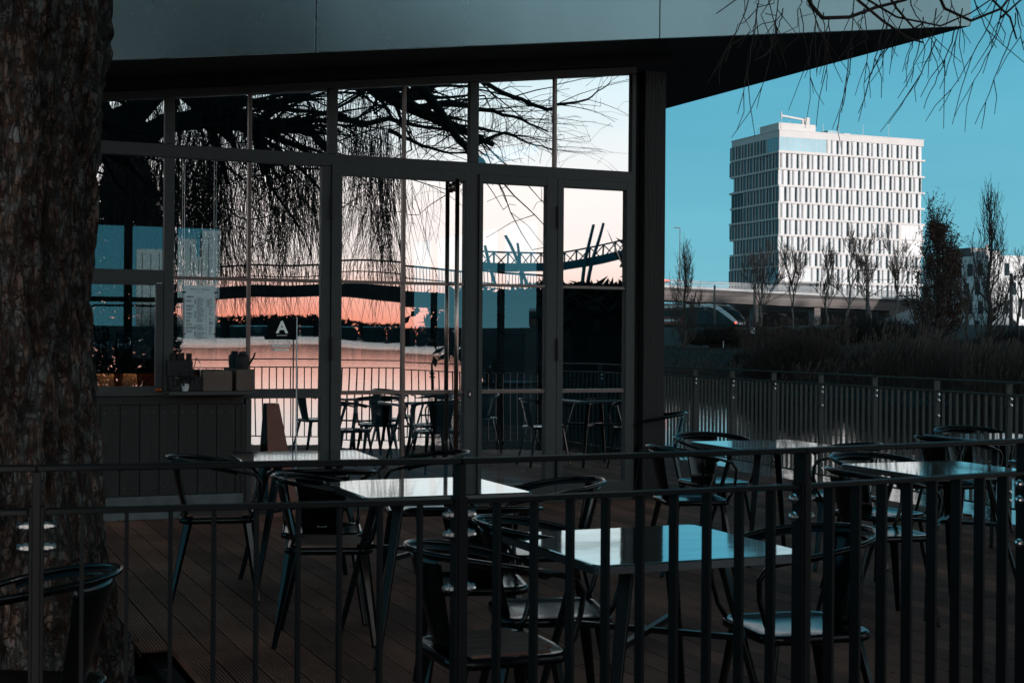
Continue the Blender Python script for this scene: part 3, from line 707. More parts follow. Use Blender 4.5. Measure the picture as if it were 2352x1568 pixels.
mb = MB(); mb.lathe([(.05, 0), (.055, .02), (.055, .36), (.035, .42), (.015, .44)], 16); mb.build('cylinder', mat('extinguisher_red', (.50, .06, .03), .3, coat=.3), fe, smooth=True)
mb = MB(); mb.box(-.04, .02, -.01, .01, .44, .49); mb.tube([(.015, 0, .46), (.08, 0, .44), (.08, 0, .2)], .008, 6); mb.build('valve_and_hose', m_black, fe)
mb = MB(); mb.hexa([L(1.20, -.22, .003), L(1.46, -.22, .003), L(1.46, -.205, .003), L(1.20, -.205, .003), L(1.22, -.03, .90), L(1.32, -.03, .90), L(1.32, -.015, .90), L(1.22, -.015, .90)])
tag(mb.build('folding_board', mat('brown_panel', (.22, .085, .06), .6, var=.2, scale=5)), 'brown tapering board leaning on the low pane beside the timber wall', 'board')

# ================================================================== furniture
def make_table():
    r_ = thing('bistro_table', 'x', 'table', (0, 0, 0), 0, 'square steel bistro tables on the deck')
    h = .385; mb = MB()
    def rsq(hh, rc, z, n=5):
        out = []
        for cx, cy, a0 in ((1, 1, 0), (-1, 1, 90), (-1, -1, 180), (1, -1, 270)):
            for i in range(n + 1):
                a = R(a0 + 90 * i / n); out.append((cx * (hh - rc) + rc * math.cos(a), cy * (hh - rc) + rc * math.sin(a), z))
        return out
    n_ = 24
    rings = [rsq(h - .008, .03, .7502), rsq(h - .002, .03, .749), rsq(h, .03, .746)]
    vs_ = [p for q in rings for p in q]; fs = [tuple(range(n_))]
    for k in range(2):
        for i in range(n_): fs.append((k * n_ + i, (k + 1) * n_ + i, (k + 1) * n_ + (i + 1) % n_, k * n_ + (i + 1) % n_))
    mb.add(vs_, fs); a = mb.build('table_top', m_top, r_)
    mb = MB(); o_ = rsq(h, .03, .7455); i_ = rsq(h, .03, .722); u_ = rsq(h - .03, .02, .7219)
    fs = []
    for i in range(n_): fs += [(i, n_ + i, n_ + (i + 1) % n_, (i + 1) % n_)[::1], (n_ + i, 2 * n_ + i, 2 * n_ + (i + 1) % n_, n_ + (i + 1) % n_)]
    mb.add(o_ + i_ + u_, fs + [tuple(range(2 * n_, 3 * n_))[::-1]]); b_ = mb.build('edge_band', m_edge, r_)
    kids(r_, a, b_)
    for sx in (-1, 1):
        for sy in (-1, 1):
            mb = MB(); mb.bar((sx * .17, sy * .17, .722), (sx * .315, sy * .315, .008), .048, .022, up=Vector((sx, sy, .2)).normalized(), w2=.026, h2=.016)
            mb.lathe([(.017, 0), (.017, .01)], 8, (sx * .315, sy * .315, 0)); l_ = mb.build('leg', m_leg, r_, bevel=.003); kids(r_, l_)
    mb = MB(); mb.bar((-.2, -.2, .712), (.2, .2, .712), .05, .018); mb.bar((-.2, .2, .7119), (.2, -.2, .7119), .05, .017)
    mb.bar((-.225, -.225, .46), (.225, .225, .46), .02, .02); mb.bar((-.225, .225, .4601), (.225, -.225, .4601), .02, .019)
    c_ = mb.build('cross_brace', m_leg, r_); kids(r_, c_)
    return r_
def make_chair(slats):
    r_ = thing('metal_armchair', 'x', 'chair', (0, 0, 0), 0, 'black metal armchairs on the deck')
    # rim: horseshoe tube, back at -x, arms swinging forward and curling down to the seat corners
    rim = []
    for i in range(25):
        a = R(-128 + 256 * i / 24); x = -.265 * math.cos(a) - .0; y = .275 * math.sin(a)
        k = abs(a) / R(128); rim.append(Vector((x - .01, y, .775 - .075 * k ** 2)))
    def down(p, sy):
        return [p + Vector((.045, -.006 * sy, -.012)), p + Vector((.075, -.012 * sy, -.055)), p + Vector((.070, -.02 * sy, -.12)), Vector((.20, sy * .195, .50)), Vector((.17, sy * .185, .445))]
    path = down(rim[-1], 1)[::-1] + rim[::-1] + down(rim[0], -1)
    mb = MB(); mb.tube(path, .0095, 8); a_ = mb.build('rim_tube', m_chair, r_, smooth=True); kids(r_, a_)
    # sheet band hugging the inside of the rim and the tapering back splat
    def sheet(u0, u1, f, nu=12, nv=8, th=.003):
        mb = MB(); P = []
        for s_ in (0, 1):
            for j in range(nv + 1):
                for i in range(nu + 1):
                    p, nn = f(u0 + (u1 - u0) * i / nu, j / nv); P.append(p + nn * (th * s_))
        W = nu + 1; K = W * (nv + 1); F = []
        for j in range(nv):
            for i in range(nu):
                q = j * W + i; F.append((q, q + 1, q + W + 1, q + W)); F.append((K + q, K + q + W, K + q + W + 1, K + q + 1))
        for i in range(nu): F.append((i, K + i, K + i + 1, i + 1)); q = nv * W + i; F.append((q, q + 1, K + q + 1, K + q))
        for j in range(nv): q = j * W; F.append((q, q + W, K + q + W, K + q)); q = j * W + nu; F.append((q, K + q, K + q + W, q + W))
        mb.add(P, F); return mb
    def band(u, v):                              # u: angle deg, v 0 top 1 bottom
        a = R(u); k = abs(u) / 128.0; rr = 1 - .12 * v
        hgt = .018
        return Vector((-.262 * math.cos(a) * rr - .01, .272 * math.sin(a) * rr, .775 - .075 * k ** 2 - .004 - hgt * v)), Vector((-math.cos(a), math.sin(a), 0)) * -1
    o = sheet(-118, 118, band, 26, 3).build('back_band', m_chair, r_, smooth=True); kids(r_, o)
    def splat(u, v):
        half = 34 - 12 * v + 7 * v * v; a = R(u * half); rr = 1 - .03 - .20 * v
        return Vector((-.262 * math.cos(a) * rr - .01 + .03 * v, .262 * math.sin(a) * (rr), .765 - .315 * v)), Vector((math.cos(a), -math.sin(a), 0))
    o = sheet(-1, 1, splat, 12, 8).build('back_splat', m_chair, r_, smooth=True); kids(r_, o)
    # seat
    def rsq(hx, rc, z, n=5, cx0=0):
        out = []
        for cx, cy, a0 in ((1, 1, 0), (-1, 1, 90), (-1, -1, 180), (1, -1, 270)):
            for i in range(n + 1):
                a = R(a0 + 90 * i / n); out.append((cx0 + cx * (hx - rc) + rc * math.cos(a), cy * (hx - rc) + rc * math.sin(a), z))
        return out
    mb = MB(); rg = [rsq(.196, .07, .425), rsq(.205, .075, .430), rsq(.205, .075, .452), rsq(.198, .07, .458), rsq(.185, .065, .455), rsq(.15, .05, .448), rsq(.07, .03, .445)]
    n_ = 24; vs_ = [p for q in rg for p in q]; F = [tuple(range(n_))[::-1], tuple(range(6 * n_, 7 * n_))]
    for k in range(6):
        for i in range(n_): F.append((k * n_ + i, k * n_ + (i + 1) % n_, (k + 1) * n_ + (i + 1) % n_, (k + 1) * n_ + i))
    mb.add(vs_, F); st = mb.build('seat', m_chair, r_, smooth=True); kids(r_, st)
    if slats:
        for k in range(5):
            y = -.145 + k * .0725; hx = .165 if abs(y) < .12 else .13
            o = MB().box(-hx, hx, y - .033, y + .033, .456, .468).build('seat_slat', m_slat, st, bevel=.003); kids(st, o)
    for sx in (-1, 1):
        for sy in (-1, 1):
            mb = MB(); top = Vector((sx * .155, sy * .155, .432)); bot = Vector((sx * (.215 if sx > 0 else .245), sy * .215, .006))
            mb.bar(top, bot, .044, .022, up=Vector((sx, sy, .2)).normalized(), w2=.022, h2=.016); mb.lathe([(.014, 0), (.014, .01)], 8, (bot.x, bot.y, 0))
            o = mb.build('leg', m_chair, r_, bevel=.003); kids(r_, o)
    mb = MB(); mb.bar((-.2, -.188, .2), (.187, -.186, .2), .008, .014) ; mb.bar((-.2, .188, .2), (.187, .186, .2), .008, .014)
    return r_
TAB0 = make_table(); CH0 = make_chair(False); CH1 = make_chair(True)
tabs = [(-1.20, 8.22, 18, 'steel topped bistro table furthest left, in front of the timber wall'),
        (-.40, 6.54, 22, 'steel topped bistro table in the middle, reflecting the door'),
        (.465, 4.755, 22.5, 'steel topped bistro table nearest the camera, reflecting blue sky'),
        (1.70, 9.42, 20, 'steel topped bistro table right of the timber corner post'),
        (2.33, 7.72, 20, 'steel topped bistro table at the right edge of the picture, behind the railing'),
        (3.55, 10.35, 20, 'small looking steel topped table furthest back at right, by the pond railing'),
        (3.35, 8.0, 15, 'steel table beyond the right edge, seen mirrored in the doors')]
for i, (x, y, a, lab) in enumerate(tabs):
    if i == 0: TAB0.location = (x, y, .001); TAB0.rotation_euler = (0, 0, R(a)); TAB0['label'] = lab
    else: copy_tree(TAB0, (x, y, .001), R(a), lab)
# x, y, heading in degrees (0 = facing +x), slatted seat, label
chairs = [(-1.62, 7.86, 12, 1, 'slatted seat armchair left of the leftmost table, back towards the tree'),
          (-.97, 7.30, 98, 0, 'black armchair turned away from us in front of the leftmost table'),
          (-.52, 8.25, 190, 0, 'armchair at the right side of the leftmost table, close to the door'),
          (-.86, 6.78, 5, 1, 'slatted seat armchair at the left side of the middle table'),
          (-.15, 5.75, 98, 0, 'black armchair with its back to us in front of the middle table'),
          (.16, 6.62, 188, 0, 'armchair at the right side of the middle table'),
          (.14, 5.15, 8, 0, 'armchair at the back left of the nearest table, its splat catching blue light'),
          (-.06, 4.52, 22, 1, 'slatted seat armchair at the front left of the nearest table'),
          (.98, 4.90, 195, 0, 'armchair at the right side of the nearest table, its shiny rim flecked with light'),
          (-1.36, 3.92, 175, 0, 'armchair in front of the tree trunk at the lower left corner'),
          (1.34, 13.1, 175, 0, 'armchair furthest back, half hidden behind the timber corner post'),
          (1.12, 8.86, 10, 0, 'armchair at the left side of the table right of the corner post'),
          (1.42, 9.95, -70, 0, 'armchair behind the table right of the corner post, facing us'),
          (2.10, 9.12, 185, 0, 'armchair at the right side of the table right of the corner post'),
          (1.90, 7.32, 12, 0, 'armchair with its back to us at the left of the right edge table'),
          (2.12, 8.18, -60, 0, 'armchair behind the right edge table, its rim curving over the table top'),
          (3.12, 9.98, 25, 0, 'armchair at the left of the furthest back table by the pond railing'),
          (3.55, 10.95, -80, 0, 'armchair behind the furthest back table, its pale rim against the pond railing'),
          (3.0, 7.45, 60, 0, 'armchair beyond the right edge, mirrored in the doors'),
          (3.85, 8.15, 170, 0, 'armchair by the far corner railing, mirrored in the doors')]
used = {0: 0, 1: 0}
for x, y, a, sl_, lab in chairs:
    src = CH1 if sl_ else CH0
    if not used[sl_]: src.location = (x, y, .001); src.rotation_euler = (0, 0, R(a)); src['label'] = lab; used[sl_] = 1
    else: o = copy_tree(src, (x, y, .001), R(a), lab)
    if not used.get(lab) and 'leftmost table' in lab and 'turned away' in lab: tagged = (src if src['label'] == lab else o)

mb = MB(); M = Matrix.Translation((-.191, 0, .485)) @ Matrix.Rotation(R(-90), 4, 'Z') @ Matrix.Rotation(R(90), 4, 'X')
letters(mb, 'ARCA', .018, M, 'CENTER', .0006); mb.build('lettering', m_white, tagged)

lv = MB(); rnd = random.Random(31)
for i in range(420):
    px = rnd.uniform(-100, 2500); y = rnd.uniform(4.6, 12.0); x = ray(px, 1000).x * y; ss_, yy_ = toL((x, y))
    if yy_ > -.06 and ss_ < 4.9: continue
    if rnd.random() < .4 and -1.6 < ss_ < 4.6: p = L(ss_, -abs(rnd.gauss(.07, .09)) - .06, .004); x, y = p.x, p.y
    a = rnd.uniform(0, 6.283); r_ = rnd.uniform(.010, .028); c_, s_ = math.cos(a) * r_, math.sin(a) * r_; h = rnd.uniform(.002, .012)
    lv.add([(x - c_, y - s_, .004), (x + s_ * .35, y - c_ * .35, .004 + h), (x + c_, y + s_, .005), (x - s_ * .35, y + c_ * .35, .003)], [(0, 1, 2, 3)])
tag(lv.build('fallen_leaves', mat('dry_leaf', (.20, .11, .06), .8, var=.5, scale=5)), kind='stuff')

# ================================================================== trees
def branchy(mb, p, d, ln, r, depth, rnd, spread=.5, upw=.25, n=4, kids_=3, shrink=.68, seg=4, wander=.12, minr=.004):
    pts = [Vector(p)]; rs = [r]; dd = Vector(d).normalized()
    for i in range(seg):
        dd = (dd + Vector((rnd.uniform(-1, 1), rnd.uniform(-1, 1), rnd.uniform(-1, 1))) * wander + Vector((0, 0, upw * .3))).normalized()
        pts.append(pts[-1] + dd * ln / seg); rs.append(max(minr, r * (1 - .45 * (i + 1) / seg)))
    mb.tube(pts, rs, n if r > .02 else 3, cap=False)
    if depth <= 0: return
    for k in range(kids_):
        i = rnd.randint(1, seg); a = rnd.uniform(0, 6.283)
        u = dd.cross(Vector((0, 0, 1)));
        if u.length < .05: u = Vector((1, 0, 0))
        u.normalize(); w = dd.cross(u)
        nd = (dd + (u * math.cos(a) + w * math.sin(a)) * spread * rnd.uniform(.6, 1.3) + Vector((0, 0, upw))).normalized()
        branchy(mb, pts[i], nd, ln * shrink * rnd.uniform(.75, 1.15), max(minr, rs[i] * .62), depth - 1, rnd, spread, upw, n, kids_, shrink, max(2, seg - 1), wander, minr)
m_bark = mat('bare_bark', (.050, .042, .038), .9, var=.3, scale=2)
m_birch = mat('birch_bark', (.20, .20, .19), .8, 0, col2=(.06, .055, .05), scale=1.5, stretch=(1, 1, 2))
m_leafb = mat('dead_brown_leaves', (.060, .034, .026), .8, 0, col2=(.105, .058, .042), scale=3)
def poplar(x, y, h, w, label, seed, nbr=46, leaves=0, minr=.012, group=None, base=None, bark=None):
    z = ground_z(x, y) if base is None else base
    t_ = thing('poplar_tree', label, 'tree', (x, y, z - .05), 0, group); rnd = random.Random(seed)
    mb = MB(); tp = [Vector((0, 0, 0))]
    for i in range(8): tp.append(Vector((rnd.uniform(-.02, .02) * h * .5, rnd.uniform(-.02, .02) * h * .5, h * .86 * (i + 1) / 8)))
    mb.tube(tp, [h * .018 * (1 - .9 * i / 8) + minr for i in range(9)], 7); mb.build('trunk', bark or m_bark, t_, smooth=True)
    cr = MB(); pts = []
    for k in range(nbr):
        f = .10 + .86 * (k / nbr); a = rnd.uniform(0, 6.283); z0 = h * f * .82
        env = w * .5 * (math.sin(math.pi * min(1, (f + .12) ** .8)) ** .6 if f < .9 else .35)
        e = Vector((math.cos(a) * env * rnd.uniform(.5, 1), math.sin(a) * env * rnd.uniform(.5, 1), min(h, z0 + h * rnd.uniform(.14, .26))))
        b0 = Vector((0, 0, z0)); m1 = b0 + Vector((e.x * .75, e.y * .75, (e.z - z0) * .35)); r0 = max(minr, h * .006 * (1.1 - f))
        P = [b0, m1, b0.lerp(e, .7) + Vector((e.x * .2, e.y * .2, 0)), e]
        cr.tube(P, [r0, r0 * .8, max(minr, r0 * .6), minr], 3, cap=False)
        for q in range(9):
            u = rnd.uniform(.2, 1); i = min(2, int(u * 3)); c0 = P[i].lerp(P[i + 1], u * 3 - i)
            e2 = c0 + Vector((rnd.uniform(-.14, .14) * w, rnd.uniform(-.14, .14) * w, h * rnd.uniform(.04, .12)))
            cr.tube([c0, c0.lerp(e2, .5) + Vector((rnd.uniform(-.03, .03) * w, 0, 0)), e2], [minr, minr * .9, minr * .6], 3, cap=False); pts += [c0.lerp(e2, v) for v in (.3, .6, .95)]
    cr.build('crown', bark if bark and not leaves else m_bark, t_)
    if leaves:
        lf = MB()
        for k in range(leaves):
            p = rnd.choice(pts) + Vector((rnd.gauss(0, .1), rnd.gauss(0, .1), rnd.gauss(0, .12)))
            if p.z > h * .88 and rnd.random() < .8: continue
            a = Vector((rnd.uniform(-1, 1), rnd.uniform(-1, 1), rnd.uniform(-1, 1))).normalized() * rnd.uniform(.06, .13); b_ = a.cross(Vector((rnd.uniform(-1, 1), rnd.uniform(-1, 1), 1))).normalized() * .05
            lf.add([p, p + a * .5 + b_, p + a, p + a * .5 - b_], [(0, 1, 2, 3)])
        lf.build('leaves', m_leafb, t_)
    return t_
def px_tree(px, ytop, ybase, dist): 
    b0 = atd(px, ybase, dist); t0 = atd(px, ytop, dist); return b0.x, dist, t0.z - b0.z, b0.z
x, y, h, z = px_tree(1572, 560, 828, 86); poplar(x, y, h, 2.4, 'slim bare poplar on the grass mound beside the corner post', 1, nbr=70, minr=.011, base=z)
x, y, h, z = px_tree(2152, 466, 842, 74); poplar(x, y, h, 3.1, 'broad poplar still holding brown leaves, right of the tall building', 2, nbr=90, leaves=15000, minr=.012, base=z)
x, y, h, z = px_tree(2272, 422, 845, 78); poplar(x, y, h, 2.6, 'tallest bare poplar near the right edge', 3, nbr=62, leaves=250, minr=.012, base=z)
def bare(px, ytop, ybase, dist, label, seed, name='birch_tree', bark=None, w=.5, kids_=4, depth=4, minr=.02, upw=.22, cat='tree', group=None, spread=.5):
    x, y, h, z = px_tree(px, ytop, ybase, dist); t_ = thing(name, label, cat, (x, y, z), 0, group); rnd = random.Random(seed)
    mb = MB(); tp = [Vector((0, 0, -.3))]
    for i in range(6): tp.append(tp[-1] + Vector((rnd.uniform(-.03, .03) * h, rnd.uniform(-.02, .02) * h, h * .11 + .05)))
    mb.tube(tp, [h * .017 * (1 - .6 * i / 6) + minr for i in range(7)], 6); mb.build('trunk', bark or m_birch, t_, smooth=True)
    cr = MB()
    for k in range(7):
        i = rnd.randint(2, 6); a = rnd.uniform(0, 6.283)
        branchy(cr, tp[i], Vector((math.cos(a) * w, math.sin(a) * w, 1)), h * .33, h * .0075, depth - 1, rnd, spread, upw, 3, kids_, .66, 3, .14, minr)
    cr.build('crown', m_bark, t_); return t_
bt = [(1742, 575, 762, 150, 'birch standing left of the bright building, pale trunk over the bridge', .40), (1824, 600, 760, 150, 'birch before the lower left corner of the bright building face', .35),
      (1898, 610, 742, 155, 'thin birch third from the left before the bright building', .35), (1942, 560, 735, 150, 'wide crowned birch before the middle of the bright building', .8),
      (2000, 620, 735, 160, 'small birch just left of the dark catenary mast', .4), (2058, 575, 735, 150, 'birch before the lower right corner of the bright building', .5),
      (2218, 690, 762, 140, 'forked pale young birch between the two tall poplars', .35)]
for i, (px, yt, yb, ds, lab, w) in enumerate(bt): bare(px, yt, yb, ds, lab, 20 + i, w=w, group='birches along the railway', spread=.45, depth=4)
bare(2225, 600, 800, 95, 'dense dark bare tree between the two tall poplars', 41, name='bare_tree', bark=m_bark, w=.5, kids_=3, depth=4, minr=.014)
bare(2335, 575, 790, 110, 'round crowned bare tree at the right edge behind the mast', 42, name='bare_tree', bark=m_bark, w=.9, kids_=4, depth=4, minr=.012, spread=.7)
bare(1660, 700, 752, 290, 'bare tree seen under the bridge above the train', 43, name='bare_tree', bark=m_bark, w=1.0, kids_=4, depth=3, minr=.05, spread=.8)

# ------------------------------------------------------------------ the big willow: trunk through the deck, limbs over the terrace
WL = thing('willow_tree', 'huge old willow with furrowed bark growing through the deck at left', 'tree', (-2.31, 6.05, -.15))
NU, NV = 240, 330; ht = 5.6; tv = []; 
for j in range(NV + 1):
    z = ht * j / NV
    r0 = .585 + .13 * math.exp(-z / .30) - .012 * z + .03 * math.sin(z * 2.2 + .6)
    for i in range(NU):
        a = 2 * math.pi * i / NU; ca, sa = math.cos(a), math.sin(a)
        flare = .06 * math.exp(-z / .3) * math.sin(a * 5 + 1)
        wx_ = noise.noise(Vector((ca * 1.3, sa * 1.3, z * .45))) * .06
        wob = noise.noise(Vector((ca * 2.5, sa * 2.5, z * 2.0))) * .35
        q = Vector(((ca) * 5.2 + wob, (sa) * 5.2 + wob, z * 1.5))
        ri = noise.multi_fractal(q, .8, 2.2, 3) - 1
        plates = 1 - abs(noise.noise(Vector((ca * 7.5 + wob * 2, sa * 7.5 - wob, z * 2.3)))) * 2.6
        cr_ = 1 - abs(noise.noise(Vector((ca * 9, sa * 9, z * 7.5 + wob * 3)))) * 2.2
        dsp = .034 * max(-.8, min(1, plates)) * -1 + .016 * max(-1, min(1, cr_)) * -1 + .010 * ri + .006 * noise.noise(Vector((ca * 30, sa * 30, z * 22)))
        rr = r0 + flare + wx_ + dsp
        tv.append((rr * ca, rr * sa, z))
mb = MB(); mb.v = tv
for j in range(NV):
    for i in range(NU):
        i2 = (i + 1) % NU; mb.f.append((j * NU + i, j * NU + i2, (j + 1) * NU + i2, (j + 1) * NU + i)); mb.m.append(0)
mbk = bpy.data.materials.new('furrowed_bark'); mbk.use_nodes = True; t = mbk.node_tree; b = t.nodes['Principled BSDF']
c = N(t, 'ShaderNodeTexCoord'); mp = N(t, 'ShaderNodeMapping'); mp.inputs['Scale'].default_value = (1, 1, .45); t.links.new(c.outputs['Object'], mp.inputs[0])
n1 = N(t, 'ShaderNodeTexNoise'); n1.inputs['Scale'].default_value = 9; n1.inputs['Detail'].default_value = 7; t.links.new(mp.outputs[0], n1.inputs[0])
n2 = N(t, 'ShaderNodeTexNoise'); n2.inputs['Scale'].default_value = 16; n2.inputs['Detail'].default_value = 4; t.links.new(c.outputs['Object'], n2.inputs[0])
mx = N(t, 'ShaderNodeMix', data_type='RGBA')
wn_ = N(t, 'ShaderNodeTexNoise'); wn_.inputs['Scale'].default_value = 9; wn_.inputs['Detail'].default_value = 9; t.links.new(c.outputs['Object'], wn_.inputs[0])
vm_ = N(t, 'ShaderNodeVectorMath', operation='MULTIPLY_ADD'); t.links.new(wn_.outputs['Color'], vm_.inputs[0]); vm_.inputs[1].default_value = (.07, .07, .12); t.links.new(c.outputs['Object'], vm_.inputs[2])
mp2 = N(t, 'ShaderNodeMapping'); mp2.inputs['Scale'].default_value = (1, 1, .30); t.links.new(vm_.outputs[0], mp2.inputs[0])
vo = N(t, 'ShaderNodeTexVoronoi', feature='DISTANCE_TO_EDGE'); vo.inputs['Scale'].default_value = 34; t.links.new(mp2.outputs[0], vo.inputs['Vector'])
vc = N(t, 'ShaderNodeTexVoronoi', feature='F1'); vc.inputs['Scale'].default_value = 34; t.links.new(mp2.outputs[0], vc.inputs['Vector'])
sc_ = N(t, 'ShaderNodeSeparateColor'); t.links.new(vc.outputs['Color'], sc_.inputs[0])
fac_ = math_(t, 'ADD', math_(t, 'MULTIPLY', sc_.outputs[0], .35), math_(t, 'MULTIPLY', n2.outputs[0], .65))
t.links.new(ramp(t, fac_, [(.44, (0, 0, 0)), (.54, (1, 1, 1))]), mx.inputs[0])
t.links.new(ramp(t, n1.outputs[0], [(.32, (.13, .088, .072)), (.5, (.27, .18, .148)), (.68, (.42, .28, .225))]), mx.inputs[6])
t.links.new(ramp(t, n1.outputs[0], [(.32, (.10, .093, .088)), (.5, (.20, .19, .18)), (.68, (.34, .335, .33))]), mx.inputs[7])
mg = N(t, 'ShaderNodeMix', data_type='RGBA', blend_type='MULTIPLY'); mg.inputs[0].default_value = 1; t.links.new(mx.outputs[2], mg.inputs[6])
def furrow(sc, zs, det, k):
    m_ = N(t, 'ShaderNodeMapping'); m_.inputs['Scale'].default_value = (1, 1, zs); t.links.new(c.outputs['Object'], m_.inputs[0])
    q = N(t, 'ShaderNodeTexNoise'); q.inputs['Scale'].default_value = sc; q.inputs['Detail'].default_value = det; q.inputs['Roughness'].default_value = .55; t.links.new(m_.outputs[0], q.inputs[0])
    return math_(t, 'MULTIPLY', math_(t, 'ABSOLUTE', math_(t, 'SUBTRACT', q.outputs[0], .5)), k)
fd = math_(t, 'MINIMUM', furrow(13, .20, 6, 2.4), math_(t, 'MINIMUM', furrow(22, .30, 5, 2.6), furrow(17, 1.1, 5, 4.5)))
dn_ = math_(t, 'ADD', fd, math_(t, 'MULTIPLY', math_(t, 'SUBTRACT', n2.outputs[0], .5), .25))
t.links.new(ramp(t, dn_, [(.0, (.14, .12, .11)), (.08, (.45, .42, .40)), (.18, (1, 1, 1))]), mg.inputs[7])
t.links.new(mg.outputs[2], b.inputs['Base Color']); b.inputs['Roughness'].default_value = .9; b.inputs['Specular IOR Level'].default_value = .2
n4 = N(t, 'ShaderNodeTexNoise'); n4.inputs['Scale'].default_value = 40; n4.inputs['Detail'].default_value = 6; t.links.new(mp.outputs[0], n4.inputs[0])
hh = math_(t, 'ADD', math_(t, 'MINIMUM', fd, .4), math_(t, 'MULTIPLY', n4.outputs[0], .12))
bp = N(t, 'ShaderNodeBump'); bp.inputs['Strength'].default_value = 1; bp.inputs['Distance'].default_value = .09
t.links.new(hh, bp.inputs['Height']); t.links.new(bp.outputs[0], b.inputs['Normal'])
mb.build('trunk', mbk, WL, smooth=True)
wo_ = Vector(WL.location); lim = MB(); tips = []
def inview(p, pad=30):
    if p.y < .2: return False
    x = 1176 + p.x / p.y * FPX; y = 784 - (p.z - EYE) / p.y * FPX
    return -pad < x < 2352 + pad and -pad < y < 1568 + pad
def limb(pts, r0, r1, bush=10, seed=0, nb=3):
    rnd = random.Random(seed); P = []
    for a, b_ in zip(pts, pts[1:]):
        for i in range(4): P.append(a.lerp(b_, i / 4) + Vector((rnd.uniform(-1, 1), rnd.uniform(-1, 1), rnd.uniform(-1, 1))) * .045 * (b_ - a).length / 2)
    P.append(pts[-1]); k = len(P)
    P = [q for q in P]
    lim.tube([q - wo_ for q in P], [r0 + (r1 - r0) * i / (k - 1) for i in range(k)], 7, cap=True)
    for i in range(bush):
        j = rnd.randint(1, k - 1); d_ = (P[j] - P[j - 1]).normalized()
        nd = (d_ + Vector((rnd.uniform(-1, 1), rnd.uniform(-1, 1), rnd.uniform(-.5, .7))) * .8).normalized()
        q = P[j]; pp_ = [q]; dd = nd; ln = rnd.uniform(.8, 2.0)
        for s_ in range(5):
            dd = (dd + Vector((rnd.uniform(-1, 1), rnd.uniform(-1, 1), rnd.uniform(-.5, .35))) * .22).normalized(); pp_.append(pp_[-1] + dd * ln / 5)
        if any(inview(u) for u in pp_): continue
        rr = max(.005, (r0 + (r1 - r0) * j / k) * .30); lim.tube([u - wo_ for u in pp_], [rr * (1 - .14 * s_) for s_ in range(6)], 4, cap=False); tips.extend(pp_[1:])
        for s_ in range(nb):
            q = rnd.choice(pp_[1:]); e = q + Vector((rnd.uniform(-.8, .8), rnd.uniform(-.8, .8), rnd.uniform(-.5, .3)))
            if not inview(e): lim.tube([q - wo_, q.lerp(e, .5) + Vector((0, 0, .05)) - wo_, e - wo_], [rr * .4, rr * .3, .004], 3, cap=False); tips.append(e)
TT = Vector((-2.31, 6.05, 5.2))
limb([TT, vm(150, 150, 16.5), vm(250, 300, 17.0), vm(330, 250, 17.6), vm(470, 130, 18)], .30, .10, 22, 1)
limb([TT, vm(160, 260, 16.5), vm(260, 345, 17), vm(385, 285, 17.5), vm(480, 270, 18.0), vm(540, 320, 18.2)], .22, .06, 20, 2)
limb([TT + Vector((.2, 0, .3)), vm(360, 60, 17.5), vm(450, 200, 18), vm(545, 265, 18.5), vm(590, 300, 18.8), vm(615, 400, 19)], .26, .06, 24, 3)
limb([vm(545, 265, 18.5), vm(600, 288, 18.9), vm(665, 286, 19.3), vm(715, 305, 19.6), vm(752, 345, 19.8)], .11, .05, 14, 4)
limb([vm(590, 300, 18.8), vm(625, 240, 19), vm(690, 215, 19.5), vm(760, 170, 20)], .08, .03, 14, 5)
limb([vm(450, 60, 18), vm(640, 110, 19), vm(800, 165, 20), vm(880, 208, 20.6), vm(925, 236, 21), vm(975, 262, 21.3), vm(1060, 300, 21.8), vm(1130, 330, 22)], .20, .035, 30, 6)
limb([vm(925, 236, 21), vm(960, 215, 21.3), vm(1020, 190, 21.6), vm(1100, 150, 22)], .10, .04, 10, 7)
limb([vm(960, 250, 21), vm(1030, 240, 21.5), vm(1080, 250, 22), vm(1180, 265, 22.5), vm(1260, 300, 22.8)], .06, .012, 16, 8)
limb([vm(780, 270, 20), vm(845, 284, 20.4), vm(900, 272, 20.8), vm(950, 285, 21), vm(1050, 305, 21.6)], .05, .02, 12, 9)
limb([vm(900, 300, 20.8), vm(960, 330, 21.4), vm(1020, 350, 21.8), vm(1080, 352, 22)], .035, .012, 10, 10)
limb([vm(1060, 170, 22), vm(1180, 225, 22.6), vm(1260, 250, 23), vm(1350, 236, 23.4), vm(1410, 196, 23.8)], .045, .008, 14, 11)
limb([vm(1080, 330, 22), vm(1160, 300, 22.6), vm(1230, 330, 23), vm(1290, 345, 23.3)], .03, .006, 10, 12)
limb([vm(430, 215, 18.2), vm(470, 250, 18.4), vm(500, 330, 18.7), vm(520, 420, 19)], .10, .03, 12, 13)
limb([TT + Vector((0, -.2, 0)), Vector((-1.5, 4.0, 5.6)), Vector((.3, 1.5, 6.0)), Vector((2.4, -1.0, 5.9)), Vector((4.5, -3.0, 5.2))], .24, .05, 10, 14)
limb([TT, Vector((-.5, 6.2, 6.6)), Vector((2.0, 6.0, 6.3)), Vector((4.2, 6.2, 5.2)), Vector((5.4, 6.6, 4.0))], .2, .04, 12, 15)
lim.build('limbs', m_limb, WL, smooth=True)
st = MB(); rnd = random.Random(77)
